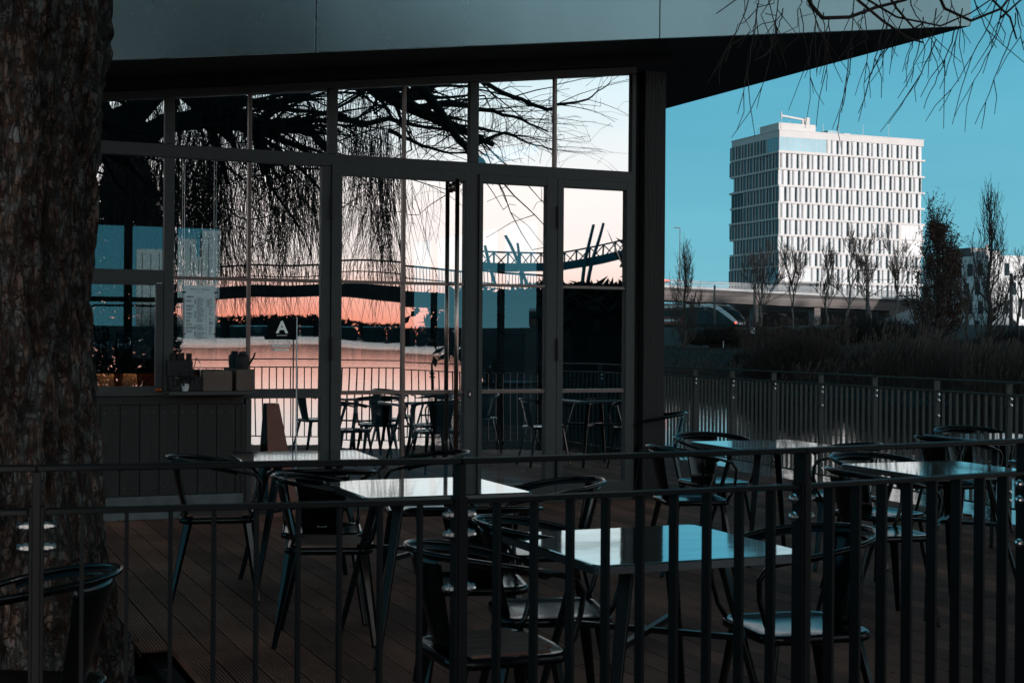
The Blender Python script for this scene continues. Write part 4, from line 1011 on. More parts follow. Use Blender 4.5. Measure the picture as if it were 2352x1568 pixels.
def strand(p, ln, drift, rad=.0031, seg=6):
    P = [p]; dd = Vector((rnd.uniform(-.25, .25), rnd.uniform(-.25, .25), -1)); ph = rnd.uniform(0, 6.28)
    for i in range(seg):
        dd = (dd + Vector((rnd.uniform(-1, 1), rnd.uniform(-1, 1), 0)) * .10 + drift * .05).normalized() if i else dd
        P.append(P[-1] + dd * ln / seg)
    if any(inview(q) for q in P): return P
    st.tube([q - wo_ for q in P], [rad] * seg + [rad * .5], 3, cap=False)
    for k in range(2):
        q = rnd.choice(P[1:-1]); e = q + Vector((rnd.uniform(-.16, .16), rnd.uniform(-.16, .16), -rnd.uniform(.1, .45)))
        if not inview(e): st.tube([q - wo_, e - wo_], [rad * .8, rad * .5], 3, cap=False)
    return P
# curtains: (px range, top y range, end y, count, dist)
for (xa, xb, ya, yb, ea, eb_, cnt, da, db) in ((240, 400, -150, 200, 240, 620, 160, 16.2, 18.5), (240, 410, 200, 420, 480, 780, 500, 20.5, 24), (400, 515, 200, 420, 620, 790, 420, 20, 23), (400, 575, 190, 420, 520, 790, 800, 16.5, 19.5), (400, 600, -150, 200, 230, 640, 240, 16.5, 19.5), (575, 745, 200, 430, 420, 780, 520, 17.5, 20.5), (575, 745, -100, 200, 230, 500, 120, 17.5, 20.5), (150, 520, -700, 0, -300, 150, 900, 17, 21), (520, 760, -600, -20, -300, 120, 320, 18, 21),
        (640, 745, 240, 500, 430, 700, 90, 18, 20), (778, 860, 180, 330, 330, 650, 130, 18.5, 20.5), (835, 905, 190, 520, 520, 790, 150, 18.5, 20), (860, 930, 190, 400, 330, 560, 60, 19, 21),
        (930, 1080, 180, 300, 220, 360, 60, 20, 22), (1100, 1290, 190, 300, 240, 400, 30, 21, 23), (930, 1010, 400, 430, 470, 620, 10, 20, 21)):
    for i in range(cnt):
        x0 = rnd.uniform(xa, xb); dd_ = rnd.uniform(da, db); y0 = rnd.uniform(ya, yb); y1 = rnd.uniform(max(y0 + 30, ea), max(y0 + 50, eb_))
        p0 = vm(x0, y0, dd_); p1 = vm(x0, y1, dd_); strand(p0, p0.z - p1.z, Vector((rnd.uniform(-1, 1), rnd.uniform(-1, 1), 0)))
# dense conifer behind the viewer, mirrored at the far left of the glass
eb_p = vm(285, 784, 23.5); EV = thing('conifer', 'dense dark conifer mirrored in the leftmost panes', 'tree', (eb_p.x, eb_p.y, -.75)); mb = MB(); re_ = random.Random(4)
for i in range(16000):
    h_ = re_.random() ** .8; r_ = (1.02 - .75 * h_ ** 2.2) * math.sqrt(re_.random()) * .95; a = re_.uniform(0, 6.283); p = Vector((math.cos(a) * r_, math.sin(a) * r_, .2 + 4.9 * h_))
    q = Vector((math.cos(a) + re_.uniform(-.6, .6), math.sin(a) + re_.uniform(-.6, .6), re_.uniform(-.2, 1.2))).normalized() * re_.uniform(.09, .2); w_ = q.cross(Vector((re_.uniform(-1, 1), re_.uniform(-1, 1), 1))).normalized() * .035
    mb.add([p, p + q * .5 + w_, p + q, p + q * .5 - w_], [(0, 1, 2, 3)])
mb.build('crown', mat('conifer_needles', (.012, .016, .014), .8, var=.4, scale=3), EV); MB().tube([(0, 0, -1), (0, 0, 4.6)], [.14, .03], 8).build('trunk', m_limb, EV)
# overhanging twigs seen directly at the upper right
nt_ = MB()
def twig(P, r0, r1): nt_.tube([q - wo_ for q in P], [r0 + (r1 - r0) * i / (len(P) - 1) for i in range(len(P))], 5, cap=False)
arch = [([(1840, -140), (1850, -40), (1862, 10), (1890, 42), (1950, 40), (2010, 18), (2080, 0), (2150, -60)], 6.2, .012), ([(2110, -120), (2170, 20), (2230, 48), (2300, 20), (2330, -20), (2380, -80)], 6.8, .009),
        ([(1925, -90), (1970, 0), (2030, 50), (2090, 90), (2120, 98)], 6.0, .008), ([(2010, -60), (2060, 20), (2100, 66), (2125, 50)], 6.4, .007), ([(2250, -120), (2280, 0), (2320, 40), (2335, 90)], 7.0, .008),
        ([(1960, -20), (2060, 40), (2160, 60), (2230, 30), (2290, -10)], 6.6, .006), ([(2300, 40), (2345, 0), (2420, -40)], 7.0, .006), ([(1700, -60), (1690, 0), (1645, 32)], 6.4, .004)]
for pts, ds, rr in arch: twig([atd(x, y, ds + .12 * i) for i, (x, y) in enumerate(pts)], rr, rr * .55)
hang = [(1718, 0, 1640, 170, 60), (1745, -20, 1715, 150, 30), (1742, 10, 1695, 262, 190), (1790, 0, 1738, 250, 90), (1800, 20, 1765, 120, 40), (1840, 20, 1870, 215, 60), (1855, -20, 1935, 190, 90), (1890, 30, 1900, 120, 40),
        (1905, 40, 1898, 210, 60), (1985, 20, 2000, 225, 60), (2030, 50, 1972, 260, 160), (2050, 60, 2000, 170, 40), (1960, 100, 1922, 300, 110), (2075, 20, 2045, 150, 60), (2105, 60, 2078, 160, 50), (2120, 40, 2090, 190, 40),
        (2150, 20, 2130, 180, 60), (2210, 20, 2160, 205, 80), (2195, 60, 2120, 250, 90), (2150, 90, 2040, 285, 150), (2290, 0, 2155, 256, 120), (2320, 0, 2190, 268, 150), (2335, 30, 2240, 285, 120), (2300, 20, 2255, 170, 60),
        (2335, 20, 2350, 100, 50), (2240, 0, 2290, 110, 60), (1960, 0, 1935, 260, 120), (1880, 0, 1850, 180, 60), (2020, 0, 2060, 130, 50), (2090, 0, 2160, 120, 50), (2060, 0, 2010, 110, 40), (2180, -10, 2230, 100, 40), (1760, -20, 1800, 100, 40)]
rnd = random.Random(5)
for (xa, ya, xb, yb, bow) in hang:
    ds = rnd.uniform(5.6, 7.4); P = []
    n_ = 10
    for i in range(n_ + 1):
        u = i / n_; x = xa + (xb - xa) * (u ** 1.25) + rnd.uniform(-2.5, 2.5); y = ya + (yb - ya) * u; P.append(atd(x, y, ds + .3 * u))
    twig(P, .0029, .0015)
    for k in range(2):
        j = rnd.randint(1, n_ - 2); q = P[j]; dv = (P[j + 1] - P[j - 1]).normalized(); e = q + (dv + Vector((rnd.uniform(-.45, .45), rnd.uniform(-.2, .2), -.15))).normalized() * rnd.uniform(.12, .34); twig([q, q.lerp(e, .5) + Vector((rnd.uniform(-.02, .02), 0, 0)), e], .0022, .0014)
for k in range(18):
    x = rnd.uniform(1720, 2340); ds = rnd.uniform(5.8, 7.2); y = rnd.uniform(-60, 50); P = [atd(x, y, ds)]
    for i in range(5): P.append(P[-1] + Vector((rnd.uniform(-.07, .05), rnd.uniform(-.05, .05), rnd.uniform(-.08, .0))))
    twig(P, .0025, .0014)
st.build('hanging_twigs', m_twig, WL)
nt_.build('overhanging_twigs', mat('lit_twig_bark', (.13, .085, .07), .8), WL)

# ================================================================== far bank: shrubs, reeds, hedge, fence
def twigmass(name, label, cat, px, ytop, ybase, dist, wpx, n, seed, m, rad=.012, kind=None, lean=.5):
    b0 = atd(px, ybase, dist); h = atd(px, ytop, dist).z - b0.z; w = wpx / FPX * dist / 2; rnd = random.Random(seed); mb = MB()
    for i in range(n):
        a = rnd.uniform(0, 6.283); rr = math.sqrt(rnd.random()); cx, cy = math.cos(a) * rr * w, math.sin(a) * rr * w * .8
        top = h * math.sqrt(max(.05, 1 - rr * rr)) * rnd.uniform(.6, 1.03); base = Vector((cx * .45, cy * .45, -.1))
        e = Vector((cx + rnd.gauss(0, .1), cy, top)); mid = base.lerp(e, .5) + Vector((cx * .15, cy * .15, 0)); q = mid.lerp(e, .4)
        mb.tube([base, mid, e], [rad, rad * .8, rad * .5], 3, cap=False)
        for k in range(3):
            s_ = mid.lerp(e, rnd.random()); mb.tube([s_, s_ + Vector((rnd.uniform(-.3, .3), rnd.uniform(-.3, .3), rnd.uniform(.1, .5))) * (h * .3)], [rad * .6, rad * .4], 3, cap=False)
    o = mb.build('branches' if False else name, m, None); o.location = b0
    return tag(o, label, cat, None, kind)
m_shrub = mat('brown_shrub_twigs', (.032, .022, .018), .9, var=.3, scale=.5)
m_shrub2 = mat('grey_shrub_twigs', (.015, .014, .012), .9, var=.3, scale=.5)
twigmass('shrub', 'big rounded leafless shrub on the bank behind the second railing post', 'shrub', 1835, 762, 872, 64, 270, 2600, 1, m_shrub)
twigmass('shrub', 'smaller leafless shrub touching the right side of the big rounded one', 'shrub', 1985, 800, 890, 60, 120, 800, 2, m_shrub2)
twigmass('shrub', 'low shrub at the foot of the grass mound, left of the big one', 'shrub', 1712, 800, 850, 72, 80, 500, 3, m_shrub2)
twigmass('shrub', 'dark shrub in front of the base of the leafy poplar', 'shrub', 2180, 775, 850, 80, 170, 900, 4, m_shrub2)
twigmass('shrub', 'wide dark shrub at the right edge on the slope', 'shrub', 2320, 740, 815, 95, 200, 900, 5, m_shrub2)
twigmass('shrub', 'thicket beneath the bridge right of the hedge', 'shrub', 2010, 720, 780, 110, 230, 1100, 6, m_shrub2, rad=.018)
twigmass('shrub', 'thicket on the embankment below the train', 'shrub', 1650, 742, 790, 112, 190, 900, 7, m_shrub2, rad=.018)
rd = MB(); rnd = random.Random(8)
def reed(x, y, z, h, plume):
    e = Vector((x + rnd.uniform(-.2, .2) * h, y + rnd.uniform(-.1, .1), z + h)); rd.tube([(x, y, z - .1), ((x + e.x) / 2 + .01, (y + e.y) / 2, z + h * .55), e], [.009, .007, .004], 3, cap=False)
    for k in range(2):
        q = Vector((x, y, z)).lerp(e, rnd.uniform(.3, .75)); a = rnd.choice((-1, 1)) * rnd.uniform(.06, .20); rd.add([q, q + Vector((a, 0, .20)), q + Vector((a * 1.5, 0, .16)), q + Vector((a * .9, .02, .15))], [(0, 1, 2, 3)])
    if plume: rd.tube([e - Vector((0, 0, .02)), e + Vector((.04, 0, .14)), e + Vector((.08, 0, .26))], [.012, .035, .006], 4, cap=False)
for i in range(5200):
    px = rnd.uniform(1530, 2480); k = smooth(1880, 2060, px)
    if rnd.random() > .22 + .78 * k: continue
    x = 0; dd_ = shore(0)
    for it in range(6): x = ray(px, 800).x * dd_; dd_ = shore(x) + rnd.uniform(-.4, .4)
    y = dd_ + abs(rnd.gauss(0, 1.6)) - .5; x = ray(px, 800).x * y; reed(x, y, max(-.75, ground_z(x, y)), rnd.uniform(.5, 1.0) if k < .2 else rnd.uniform(.9, 1.95) * (.6 + .4 * k), rnd.random() < .4)
for i in range(420):
    px = rnd.uniform(1700, 1960); y = rnd.uniform(90, 96); x = ray(px, 780).x * y; reed(x, y, ground_z(x, y), rnd.uniform(1.3, 2.3), rnd.random() < .7)
tag(rd.build('reeds', mat('dry_reed', (.065, .046, .038), .9, var=.35, scale=.8)), kind='stuff')
gr = MB()
for i in range(26000):
    px = rnd.uniform(1500, 2420); y = rnd.uniform(40, 100); x = ray(px, 800).x * y
    t_ = y - shore(x)
    if t_ < .5: continue
    z = ground_z(x, y); h = rnd.uniform(.05, .20) if x < 18 else rnd.uniform(.1, .42); a = rnd.uniform(-.09, .09)
    gr.add([(x - .022, y, z - .03), (x + .022, y, z - .03), (x + a, y + .01, z + h)], [(0, 1, 2)])
tag(gr.build('rough_grass', mat('rough_grass_blades', (.008, .018, .018), .9, col2=(.022, .020, .016), scale=.2)), kind='stuff')
hg = MB(); rnd = random.Random(12); ha = atd(1632, 790, 112); hbx = atd(1985, 790, 112)
for i in range(5200):
    u = rnd.random(); x = ha.x + (hbx.x - ha.x) * u; y = 112 + rnd.uniform(-.7, .7); zz = ground_z(x, y); top = atd(1700, 758, 112).z + .12 * math.sin(x * 3) + .1 * rnd.random(); z = zz + (top - zz) * math.sqrt(rnd.random())
    a = Vector((rnd.uniform(-1, 1), rnd.uniform(-1, 1), rnd.uniform(-1, 1))).normalized() * .22; b_ = a.cross(Vector((rnd.uniform(-1, 1), 1, .2))).normalized() * .12; p = Vector((x, y, z)); hg.add([p - a, p + b_, p + a, p - b_], [(0, 1, 2, 3)])
hg.bar((ha.x, 112, ground_z(ha.x, 112) + .3), (hbx.x, 112, ground_z(hbx.x, 112) + .3), .8, 1.2)
tag(hg.build('hedge', mat('dark_hedge', (.014, .014, .012), .9, col2=(.03, .018, .014), scale=1.5)), 'long clipped dark hedge under the bridge behind the reeds', 'hedge')
# low fence behind the mound
fe_ = thing('park_fence', 'low dark fence with upright bars behind the grass mound', 'fence', atd(1480, 828, 97))
fo = Vector(fe_.location); fa = atd(1480, 828, 97) - fo; fb = atd(1925, 818, 101) - fo; top = [atd(1480, 797, 97) - fo, atd(1925, 783, 101) - fo]
mb = MB(); mb.bar(top[0], top[1], .05, .06); mb.bar(top[0] - Vector((0, 0, .16)), top[1] - Vector((0, 0, .16)), .03, .04); mb.bar(fa + Vector((0, 0, .1)), fb + Vector((0, 0, .1)), .03, .04); mb.build('rail', m_rail, fe_)
mb = MB()
for i in range(110):
    u = i / 109; a = fa.lerp(fb, u); t1 = top[0].lerp(top[1], u) - Vector((0, 0, .17)); mb.bar(a + Vector((0, 0, .11)), t1, .025, .02)
mb.build('bars', m_rail, fe_)['kind'] = 'stuff'
for i in range(8):
    u = i / 7; a = fa.lerp(fb, u); MB().bar(a - Vector((0, 0, .3)), top[0].lerp(top[1], u), .07, .07).build('post', m_rail, fe_)
for k, (px, yt, yb) in enumerate(((1662, 783, 822), (1752, 785, 822), (1843, 785, 800), (1893, 792, 812))):
    p = atd(px, yb, 95); h = atd(px, yt, 95).z - p.z; o = MB().tube([(0, 0, -.2), (.02 * (k - 1), 0, h)], .035, 6).build('marker_stake', mat('white_stake', (.5, .52, .54), .7, var=.3, scale=3)); o.location = p
    tag(o, ('white stake behind the mound, first right of the slim poplar', 'slightly leaning white stake, second from the slim poplar', 'short white stake, third from the slim poplar', 'white stake by the end of the park fence')[k], 'stake')
sgn = thing('rail_sign', 'small white square sign with black marks on a thin pole by the hedge', 'sign', atd(1729, 792, 100))
so = Vector(sgn.location); h = atd(1729, 752, 100).z - so.z; MB().tube([(0, 0, -.5), (0, 0, h)], .02, 5).build('pole', m_rail, sgn); MB().box(-.16, .16, -.03, -.01, h - .42, h).build('plate', m_white, sgn)
mb = MB(); mb.box(-.12, -.02, -.035, -.031, h - .2, h - .05); mb.box(.0, .11, -.035, -.031, h - .34, h - .16); mb.build('marks', m_black, sgn)

# ================================================================== road bridge
def bz(px, y, dist): return atd(px, y, dist)
br = thing('road_bridge', 'long concrete road bridge with a white railing crossing behind the trees', 'bridge', (40, 250, 0)); bo = Vector((40, 250, 0))
xa, xb = ray(1380, 700).x * 250, ray(2140, 700).x * 250
def zb(px, y): return atd(px, y, 250).z
A_ = (1380, 2140)
def prof(yl, yr): return zb(1525, yl) + (zb(2115, yr) - zb(1525, yl)) * (1380 - 1525) / 590, zb(1525, yl) + (zb(2115, yr) - zb(1525, yl)) * (2140 - 1525) / 590
def beam(name, yl0, yr0, yl1, yr1, y0, y1, m, par=br):
    b0, b1 = prof(yl0, yr0); t0, t1 = prof(yl1, yr1)
    return MB().hexa([Vector(p) - bo for p in ((xa, y0, b0), (xb, y0, b1), (xb, y1, b1), (xa, y1, b0), (xa, y0, t0), (xb, y0, t1), (xb, y1, t1), (xa, y1, t0))]).build(name, m, par)
m_bc = mat('bridge_concrete', (.30, .275, .27), .85, var=.18, scale=.15, stretch=(1, 1, 3), detail=8)
m_bcd = mat('bridge_concrete_dark', (.12, .12, .12), .9, var=.2, scale=.2)
m_gal = mat('galvanised_rail', (.55, .57, .58), .6)
beam('deck_edge', 660, 692, 656, 687, 249.0, 262, m_gal)
beam('parapet_slab', 667, 698, 660.3, 692.3, 249.7, 261.5, m_bcd)
gd = MB(); b0, b1 = prof(689, 716); t0, t1 = prof(667, 698)
gd.hexa([Vector(p) - bo for p in ((xa, 251.2, b0), (xb, 251.2, b1), (xb, 260, b1), (xa, 260, b0), (xa, 249.9, t0), (xb, 249.9, t1), (xb, 261, t1), (xa, 261, t0))]); gd.build('girder', m_bc, br)
b0, b1 = prof(642, 672); t0, t1 = prof(656, 687)
mb = MB()
for dy in (0, -.35, -1.0): mb.bar(Vector((xa, 249.2, b0 + dy)) - bo, Vector((xb, 249.2, b1 + dy)) - bo, .07, .07 if dy == 0 else .05)
mb.build('handrail', m_gal, br)
mb = MB(); n_ = 330
for i in range(n_):
    u = i / (n_ - 1); x = xa + (xb - xa) * u; mb.bar(Vector((x, 249.2, t0 + (t1 - t0) * u)) - bo, Vector((x, 249.2, b0 + (b1 - b0) * u - .04)) - bo, .07 if i % 10 else .14, .05)
mb.build('railing_bars', m_gal, br)['kind'] = 'stuff'
gl_ = beam
for k, (px, wpx) in enumerate(((1875, 14), (1735, 10), (1650, 10))):
    x = ray(px, 700).x * 254; zt_ = prof(692, 719); u = (px - 1380) / 760; zz = zt_[0] + (zt_[1] - zt_[0]) * u
    MB().box(x - wpx * .038, x + wpx * .038, 253, 258, 0, zz + .3).build('pier', m_bc, br).location = -bo
x0_, x1_ = ray(2040, 700).x * 252, ray(2150, 700).x * 252
MB().box(x0_, x1_, 251, 262, 0, atd(2040, 712, 252).z).build('abutment', mat('abutment_brick', (.20, .145, .13), .9, var=.25, scale=.5), br).location = -bo
MB().box(ray(1690, 0).x * 275, ray(2045, 0).x * 275, 275, 277, -1, 8.6).build('under_bridge_shade', m_black, br).location = -bo  # black box standing in for the shade under the bridge
mb = MB(); mb.add([atd(1960, 760, 225), atd(2115, 700, 236), atd(2125, 712, 232), atd(2105, 760, 222), atd(1960, 760, 225) + Vector((0, 6, -1)), atd(2115, 700, 236) + Vector((0, 6, -1)), atd(2125, 712, 232) + Vector((0, 6, -1)), atd(2105, 760, 222) + Vector((0, 6, -1))], [(0, 3, 2, 1), (4, 5, 6, 7), (0, 1, 5, 4), (1, 2, 6, 5), (2, 3, 7, 6), (3, 0, 4, 7)])
tag(mb.build('sloped_paving', mat('pale_slope_paving', (.28, .31, .33), .8, var=.2, scale=.5)), kind='structure')
# tail light of a car on the bridge
cr_ = thing('parked_car', 'dark car on the bridge with a red tail lamp, next to the corner post', 'car', atd(1510, 652, 254)); mb = MB()
mb.hexa([Vector(p) for p in ((-2.1, 0, .3), (2.1, 0, .3), (2.1, 1.7, .3), (-2.1, 1.7, .3), (-2.1, 0, .9), (2.1, 0, .85), (2.1, 1.7, .85), (-2.1, 1.7, .9))]); mb.hexa([Vector(p) for p in ((-1.9, .1, .9), (1.1, .1, .87), (1.1, 1.6, .87), (-1.9, 1.6, .9), (-1.5, .25, 1.42), (.5, .25, 1.42), (.5, 1.45, 1.42), (-1.5, 1.45, 1.42))])
mb.build('body', m_dark, cr_, bevel=.08)
for xx in (-1.3, 1.3):
    q = MB(); q.lathe([(.32, 0), (.32, .2)], 14); v = [(p[0] + xx, p[2], p[1] + .32) for p in q.v]; z = MB(); z.add(v, q.f); z.build('wheel', m_black, cr_)
MB().box(1.2, 2.14, -.06, .02, .60, .80).build('tail_lamp', m_redlamp, cr_)
# street lamps and catenary masts
def lampmast(px, ytop, ybase, dist, label, arm=-1):
    b0 = atd(px, ybase, dist); h = atd(px, ytop, dist).z - b0.z; t_ = thing('street_lamp', label, 'street lamp', b0); s_ = h / 9
    MB().tube([(0, 0, 0), (0, 0, h * .5), (0, 0, h)], [.11, .09, .06], 8).build('pole', m_bcd, t_); MB().bar((0, 0, h - .06), (arm * 1.1, 0, h + .02), .25, .14).build('lamp_head', m_bcd, t_)
lampmast(1561, 523, 655, 255, 'single street lamp on the bridge against the empty sky by the corner post')
lampmast(2062, 615, 690, 255, 'street lamp on the bridge in front of the right part of the bright building', 1)
lampmast(1914, 582, 680, 256, 'street lamp on the bridge before the middle of the bright building', 1)
def mast(px, ytop, ybase, dist, w, label, arms=()):
    b0 = atd(px, ybase, dist); h = atd(px, ytop, dist).z - b0.z; t_ = thing('catenary_mast', label, 'railway mast', b0, 0, 'masts carrying the railway wires')
    MB().tube([(0, 0, -.5), (0, 0, h)], [w, w * .8], 8).build('pole', m_mast, t_, smooth=True)
    for (dx, z0, z1) in arms:
        mb = MB(); mb.tube([(0, 0, z0), (dx, 0, z1)], .05, 5); mb.tube([(0, 0, z1 - .2), (dx * .97, 0, z1 - .1)], .035, 4); mb.lathe([(.09, -.3), (.12, -.15), (.09, 0)], 6, (dx * .25, 0, z0 + (z1 - z0) * .25)); mb.build('bracket_arm', m_mast, t_)
    return t_
m_mast = mat('weathered_mast', (.095, .10, .105), .7, var=.3, scale=2)
mast(1641, 655, 742, 190, .17, 'pale railway mast just right of the train', ((-5.2, 1.2, 4.4),))
mast(1733, 650, 742, 180, .19, 'railway mast with a long arm to the right of the train', ((4.6, 1.8, 4.2),))
mast(1992, 610, 740, 175, .24, 'thick dark railway mast in front of the bright building', ((3.9, 3.0, 5.4), (-1.5, 4.0, 4.6)))
mr_ = mast(2322, 628, 752, 120, .18, 'tall railway mast near the right edge with hanging weights', ((1.2, 4.3, 4.35),))
for k in range(2): MB().tube([(.75 + .28 * k, 0, .9 - .2 * k), (.75 + .28 * k, 0, 2.5 - .1 * k)], .11, 8).build('counterweight', m_bc, mr_)
MB().tube([(.6, 0, .1), (.6, 0, 4.3)], .03, 4).build('weight_cable', m_mast, mr_)
mt = mast(2140, 690, 742, 130, .12, 'steel lattice gantry between the tall poplars', ((-3.2, .8, 2.0), (2.0, .4, 1.7), (-3.0, 1.5, 2.6), (1.8, 1.9, 2.1)))
for k, (ya, yb, ds, r_) in enumerate(((676, 690, 185, .03), (700, 707, 185, .03), (709, 716, 185, .025), (640, 668, 190, .025), (648, 660, 200, .02))):
    P = [atd(1480 + 900 * i / 12, ya + (yb - ya) * i / 12 + 3 * math.sin(i * math.pi / 3) ** 2, ds) for i in range(13)]; o = P[0]; q = MB().tube([p - o for p in P], r_, 3).build('overhead_wire', m_mast); q.location = o
    tag(q, ('upper railway wire across the bridge girder', 'middle railway wire under the bridge girder', 'lowest railway wire under the bridge', 'topmost railway wire crossing the bright building', 'thin railway wire crossing the bridge railing')[k], 'wire', 'overhead railway wires')

# ================================================================== train
tr = thing('train', 'rounded nosed regional train with white front band and red tail lamps under the bridge', 'train', atd(1704, 754, 236)); tr.rotation_euler = (0, 0, R(-56))
m_tw = mat('train_white', (.62, .70, .74), .3, coat=.5); m_tg = mat('train_dark_glass', (.008, .02, .026), .3, spec=.25); m_to = mat('train_rust_red', (.20, .045, .028), .5)
secs = [(-60, 1.45, .55, 4.1), (-6.5, 1.45, .55, 4.1), (-5.2, 1.45, .50, 4.02), (-3.6, 1.42, .45, 3.62), (-2.2, 1.36, .42, 2.95), (-1.1, 1.25, .40, 2.15), (-.3, 1.05, .42, 1.55), (0, .8, .48, 1.25)]
def sect(x, hw, z0, z1):
    out = []; rc = min(.5, (z1 - z0) * .35)
    for (cy, cz, a0) in ((1, 1, 0), (-1, 1, 90), (-1, -1, 180), (1, -1, 270)):
        r_ = rc if cz > 0 else .15
        for i in range(4):
            a = R(a0 + 30 * i); out.append(Vector((x, cy * (hw - r_) + r_ * math.cos(a), (z1 - r_ if cz > 0 else z0 + r_) + r_ * math.sin(a))))
    return out
mb = MB(); rings = [sect(*s_) for s_ in secs]; nn = 16
mb.v = [tuple(p) for r_ in rings for p in r_]
for i in range(len(rings) - 1):
    for j in range(nn): mb.f.append((i * nn + j, i * nn + (j + 1) % nn, (i + 1) * nn + (j + 1) % nn, (i + 1) * nn + j)); mb.m.append(0)
mb.f.append(tuple(range((len(rings) - 1) * nn, len(rings) * nn))); mb.m.append(0)
body = mb.build('body', mat('train_dark_body', (.02, .03, .034), .5, spec=.2), tr, smooth=False)
for side in (-1, 1):
    q = MB(); pr = [(-60, 1.47, 3.85, .45), (-6.6, 1.47, 3.85, .45), (-5.0, 1.46, 3.62, .55), (-3.5, 1.43, 3.0, .7), (-2.2, 1.37, 2.3, .75), (-1.1, 1.26, 1.6, .65), (-.3, 1.08, 1.05, .5), (.03, .82, .82, .4)]
    P = []
    for x, hw, z, w_ in pr: P += [Vector((x, side * hw, z - w_ / 2)), Vector((x, side * hw, z + w_ / 2)), Vector((x, side * (hw - .32), z + w_ / 2 + .12))]
    q.add(P, [(3 * i + j, 3 * i + 3 + j, 3 * i + 4 + j, 3 * i + 1 + j) for i in range(7) for j in (0, 1)]); q.build('white_arch', m_tw, tr)
MB().box(-.2, .06, -.8, .8, .62, 1.02).build('white_apron', m_tw, tr)
def skin(x0, x1, z0, z1, side, out=.02): return MB().box(x0, x1, side * 1.45 - (0 if side > 0 else out), side * 1.45 + (out if side > 0 else 0), z0, z1)
for side in (-1, 1):
    skin(-60, -6.8, 2.1, 3.2, side).build('window_band', m_tg, tr); skin(-60, -13, .7, 3.45, side, .015).build('livery_panel', m_to, tr); skin(-12.9, -7, .7, 3.45, side, .015).build('driver_side_panel', m_tg, tr)
    skin(-26, -14, 1.25, 1.65, side, .03).build('livery_stripe', m_tw, tr)
ws = MB(); P = []
for (x, hw, z) in ((-5.4, 1.0, 4.06), (-3.6, 1.12, 3.66), (-2.2, 1.05, 2.99), (-1.1, .8, 2.19), (-.55, .42, 1.78)): P += [(x + .06, -hw, z + .0), (x + .06, 0, z + .05), (x + .06, hw, z)]
ws.add(P, [(3 * i + j, 3 * i + j + 1, 3 * i + j + 4, 3 * i + j + 3) for i in range(4) for j in (0, 1)]); ws.build('windscreen', m_tg, tr)
for side in (-1, 1):
    q = MB(); q.lathe([(.17, -.10), (.19, 0), (.16, .05)], 12); v = [(p[2] - .32, p[0] + side * .98, p[1] + .95) for p in q.v]; z = MB(); z.add(v, q.f); z.build('tail_lamp', m_redlamp, tr)
    sm_ = MB(); P = []
    for (x, hw, z) in ((-6.8, 1.47, 3.2), (-5.2, 1.47, 3.1), (-3.6, 1.44, 2.5), (-2.4, 1.40, 1.8), (-1.7, 1.34, 1.2)): P += [(x, side * (hw + .01), z), (x - .9, side * (1.47), z - .1), ]
    sm_.add(P, [(2 * i, 2 * i + 1, 2 * i + 3, 2 * i + 2) for i in range(4)]); sm_.build('side_glazing', m_tg, tr)
mb = MB()
for x in (-16, -24, -36, -50): mb.box(x, x + 6, -1.0, 1.0, 4.1, 4.42)
mb.build('roof_unit', m_dark, tr); MB().box(-60, -1.2, -1.2, 1.2, .0, .55).build('bogie_skirt', m_black, tr)

# ================================================================== the tall building
C0 = atd(1787, 784, 313); C0.z = 2.5; TB = thing('office_tower', 'tall pale office block with rows of narrow dark windows, brightly lit', 'building', C0, R(22))
ZT = 48.3 - 2.5; WR, WL_ = 38.8, 20.3
slab = [v - 2.5 for v in (43.6, 39.85, 36.15, 32.5, 28.9, 25.25, 21.65, 18.4, 15.0, 11.4, 7.8)]
m_clad = mat('tower_cladding', (.58, .59, .59), .55, var=.05, scale=.25); m_clad2 = mat('tower_panel', (.64, .69, .72), .35, var=.04, scale=.3, spec=.6)
m_slot = mat('tower_dark_window', (.006, .028, .038), .35, spec=.25, var=.4, scale=.2); m_cy = mat('tower_blue_glass', (.30, .50, .58), .15, spec=.9, var=.08, scale=.3)
MB().box(.35, WR - .35, .35, WL_ - .35, -3, ZT - 1.2).build('core_wall', m_clad2, TB)
MB().box(0, WR, 0, WL_, ZT - 1.4, ZT).build('parapet', m_clad, TB); MB().box(-.15, WR + .15, -.15, WL_ + .15, ZT, ZT + .18).build('coping', m_clad, TB)
for i, z in enumerate(slab): MB().box(-.22, WR + .22, -.22, WL_ + .22, z - .22, z + .22).build('floor_band', m_clad, TB)
lev = [ZT - 1.4] + slab
wins = []; fins = MB(); rndb = random.Random(6)
for f in range(len(lev) - 1):
    z1 = lev[f] - (.0 if f == 0 else .22); z0 = lev[f + 1] + .22
    off = [.2, .6, 1.0, .2, .75, .3, .9, .15, .6, .4, .2, .5][f]
    x = off
    while x < WR - .9:
        skip = (f == 0 and x < 12.6) or (f in (5, 6) and x > WR - 6.4) or (f in (8, 9) and x < 6.6)
        if not skip:
            wins.append(('r', x, .36, z0, z1)); wins.append(('r', x + 1.36, .32, z0, z1)); wins.append(('r', x + 1.80, .32, z0, z1)); fins.box(x + 1.68, x + 1.80, -.12, .36, z0, z1); fins.box(x - .12, x, -.12, .36, z0, z1)
        x += 2.72
    y = off * .5 + .1
    while y < WL_ - 1.2:
        if not ((f == 0 and y < 5.2) or (f in (3, 4) and y > WL_ - 5.6) or (f in (8, 9) and y < 4.6)):
            wins.append(('l', y, 1.3, z0, z1)); wins.append(('l', y + 1.5, .86, z0, z1)); fins.box(.0, .36, y - .26, y, z0, z1); fins.box(.0, .36, y + 1.3, y + 1.5, z0, z1)
        y += 2.66
fins.build('facade_fins', m_clad, TB)
rndb.shuffle(wins)
big = [w_ for w_ in wins if w_[2] > 1] ; rest = [w_ for w_ in wins if w_[2] <= 1]
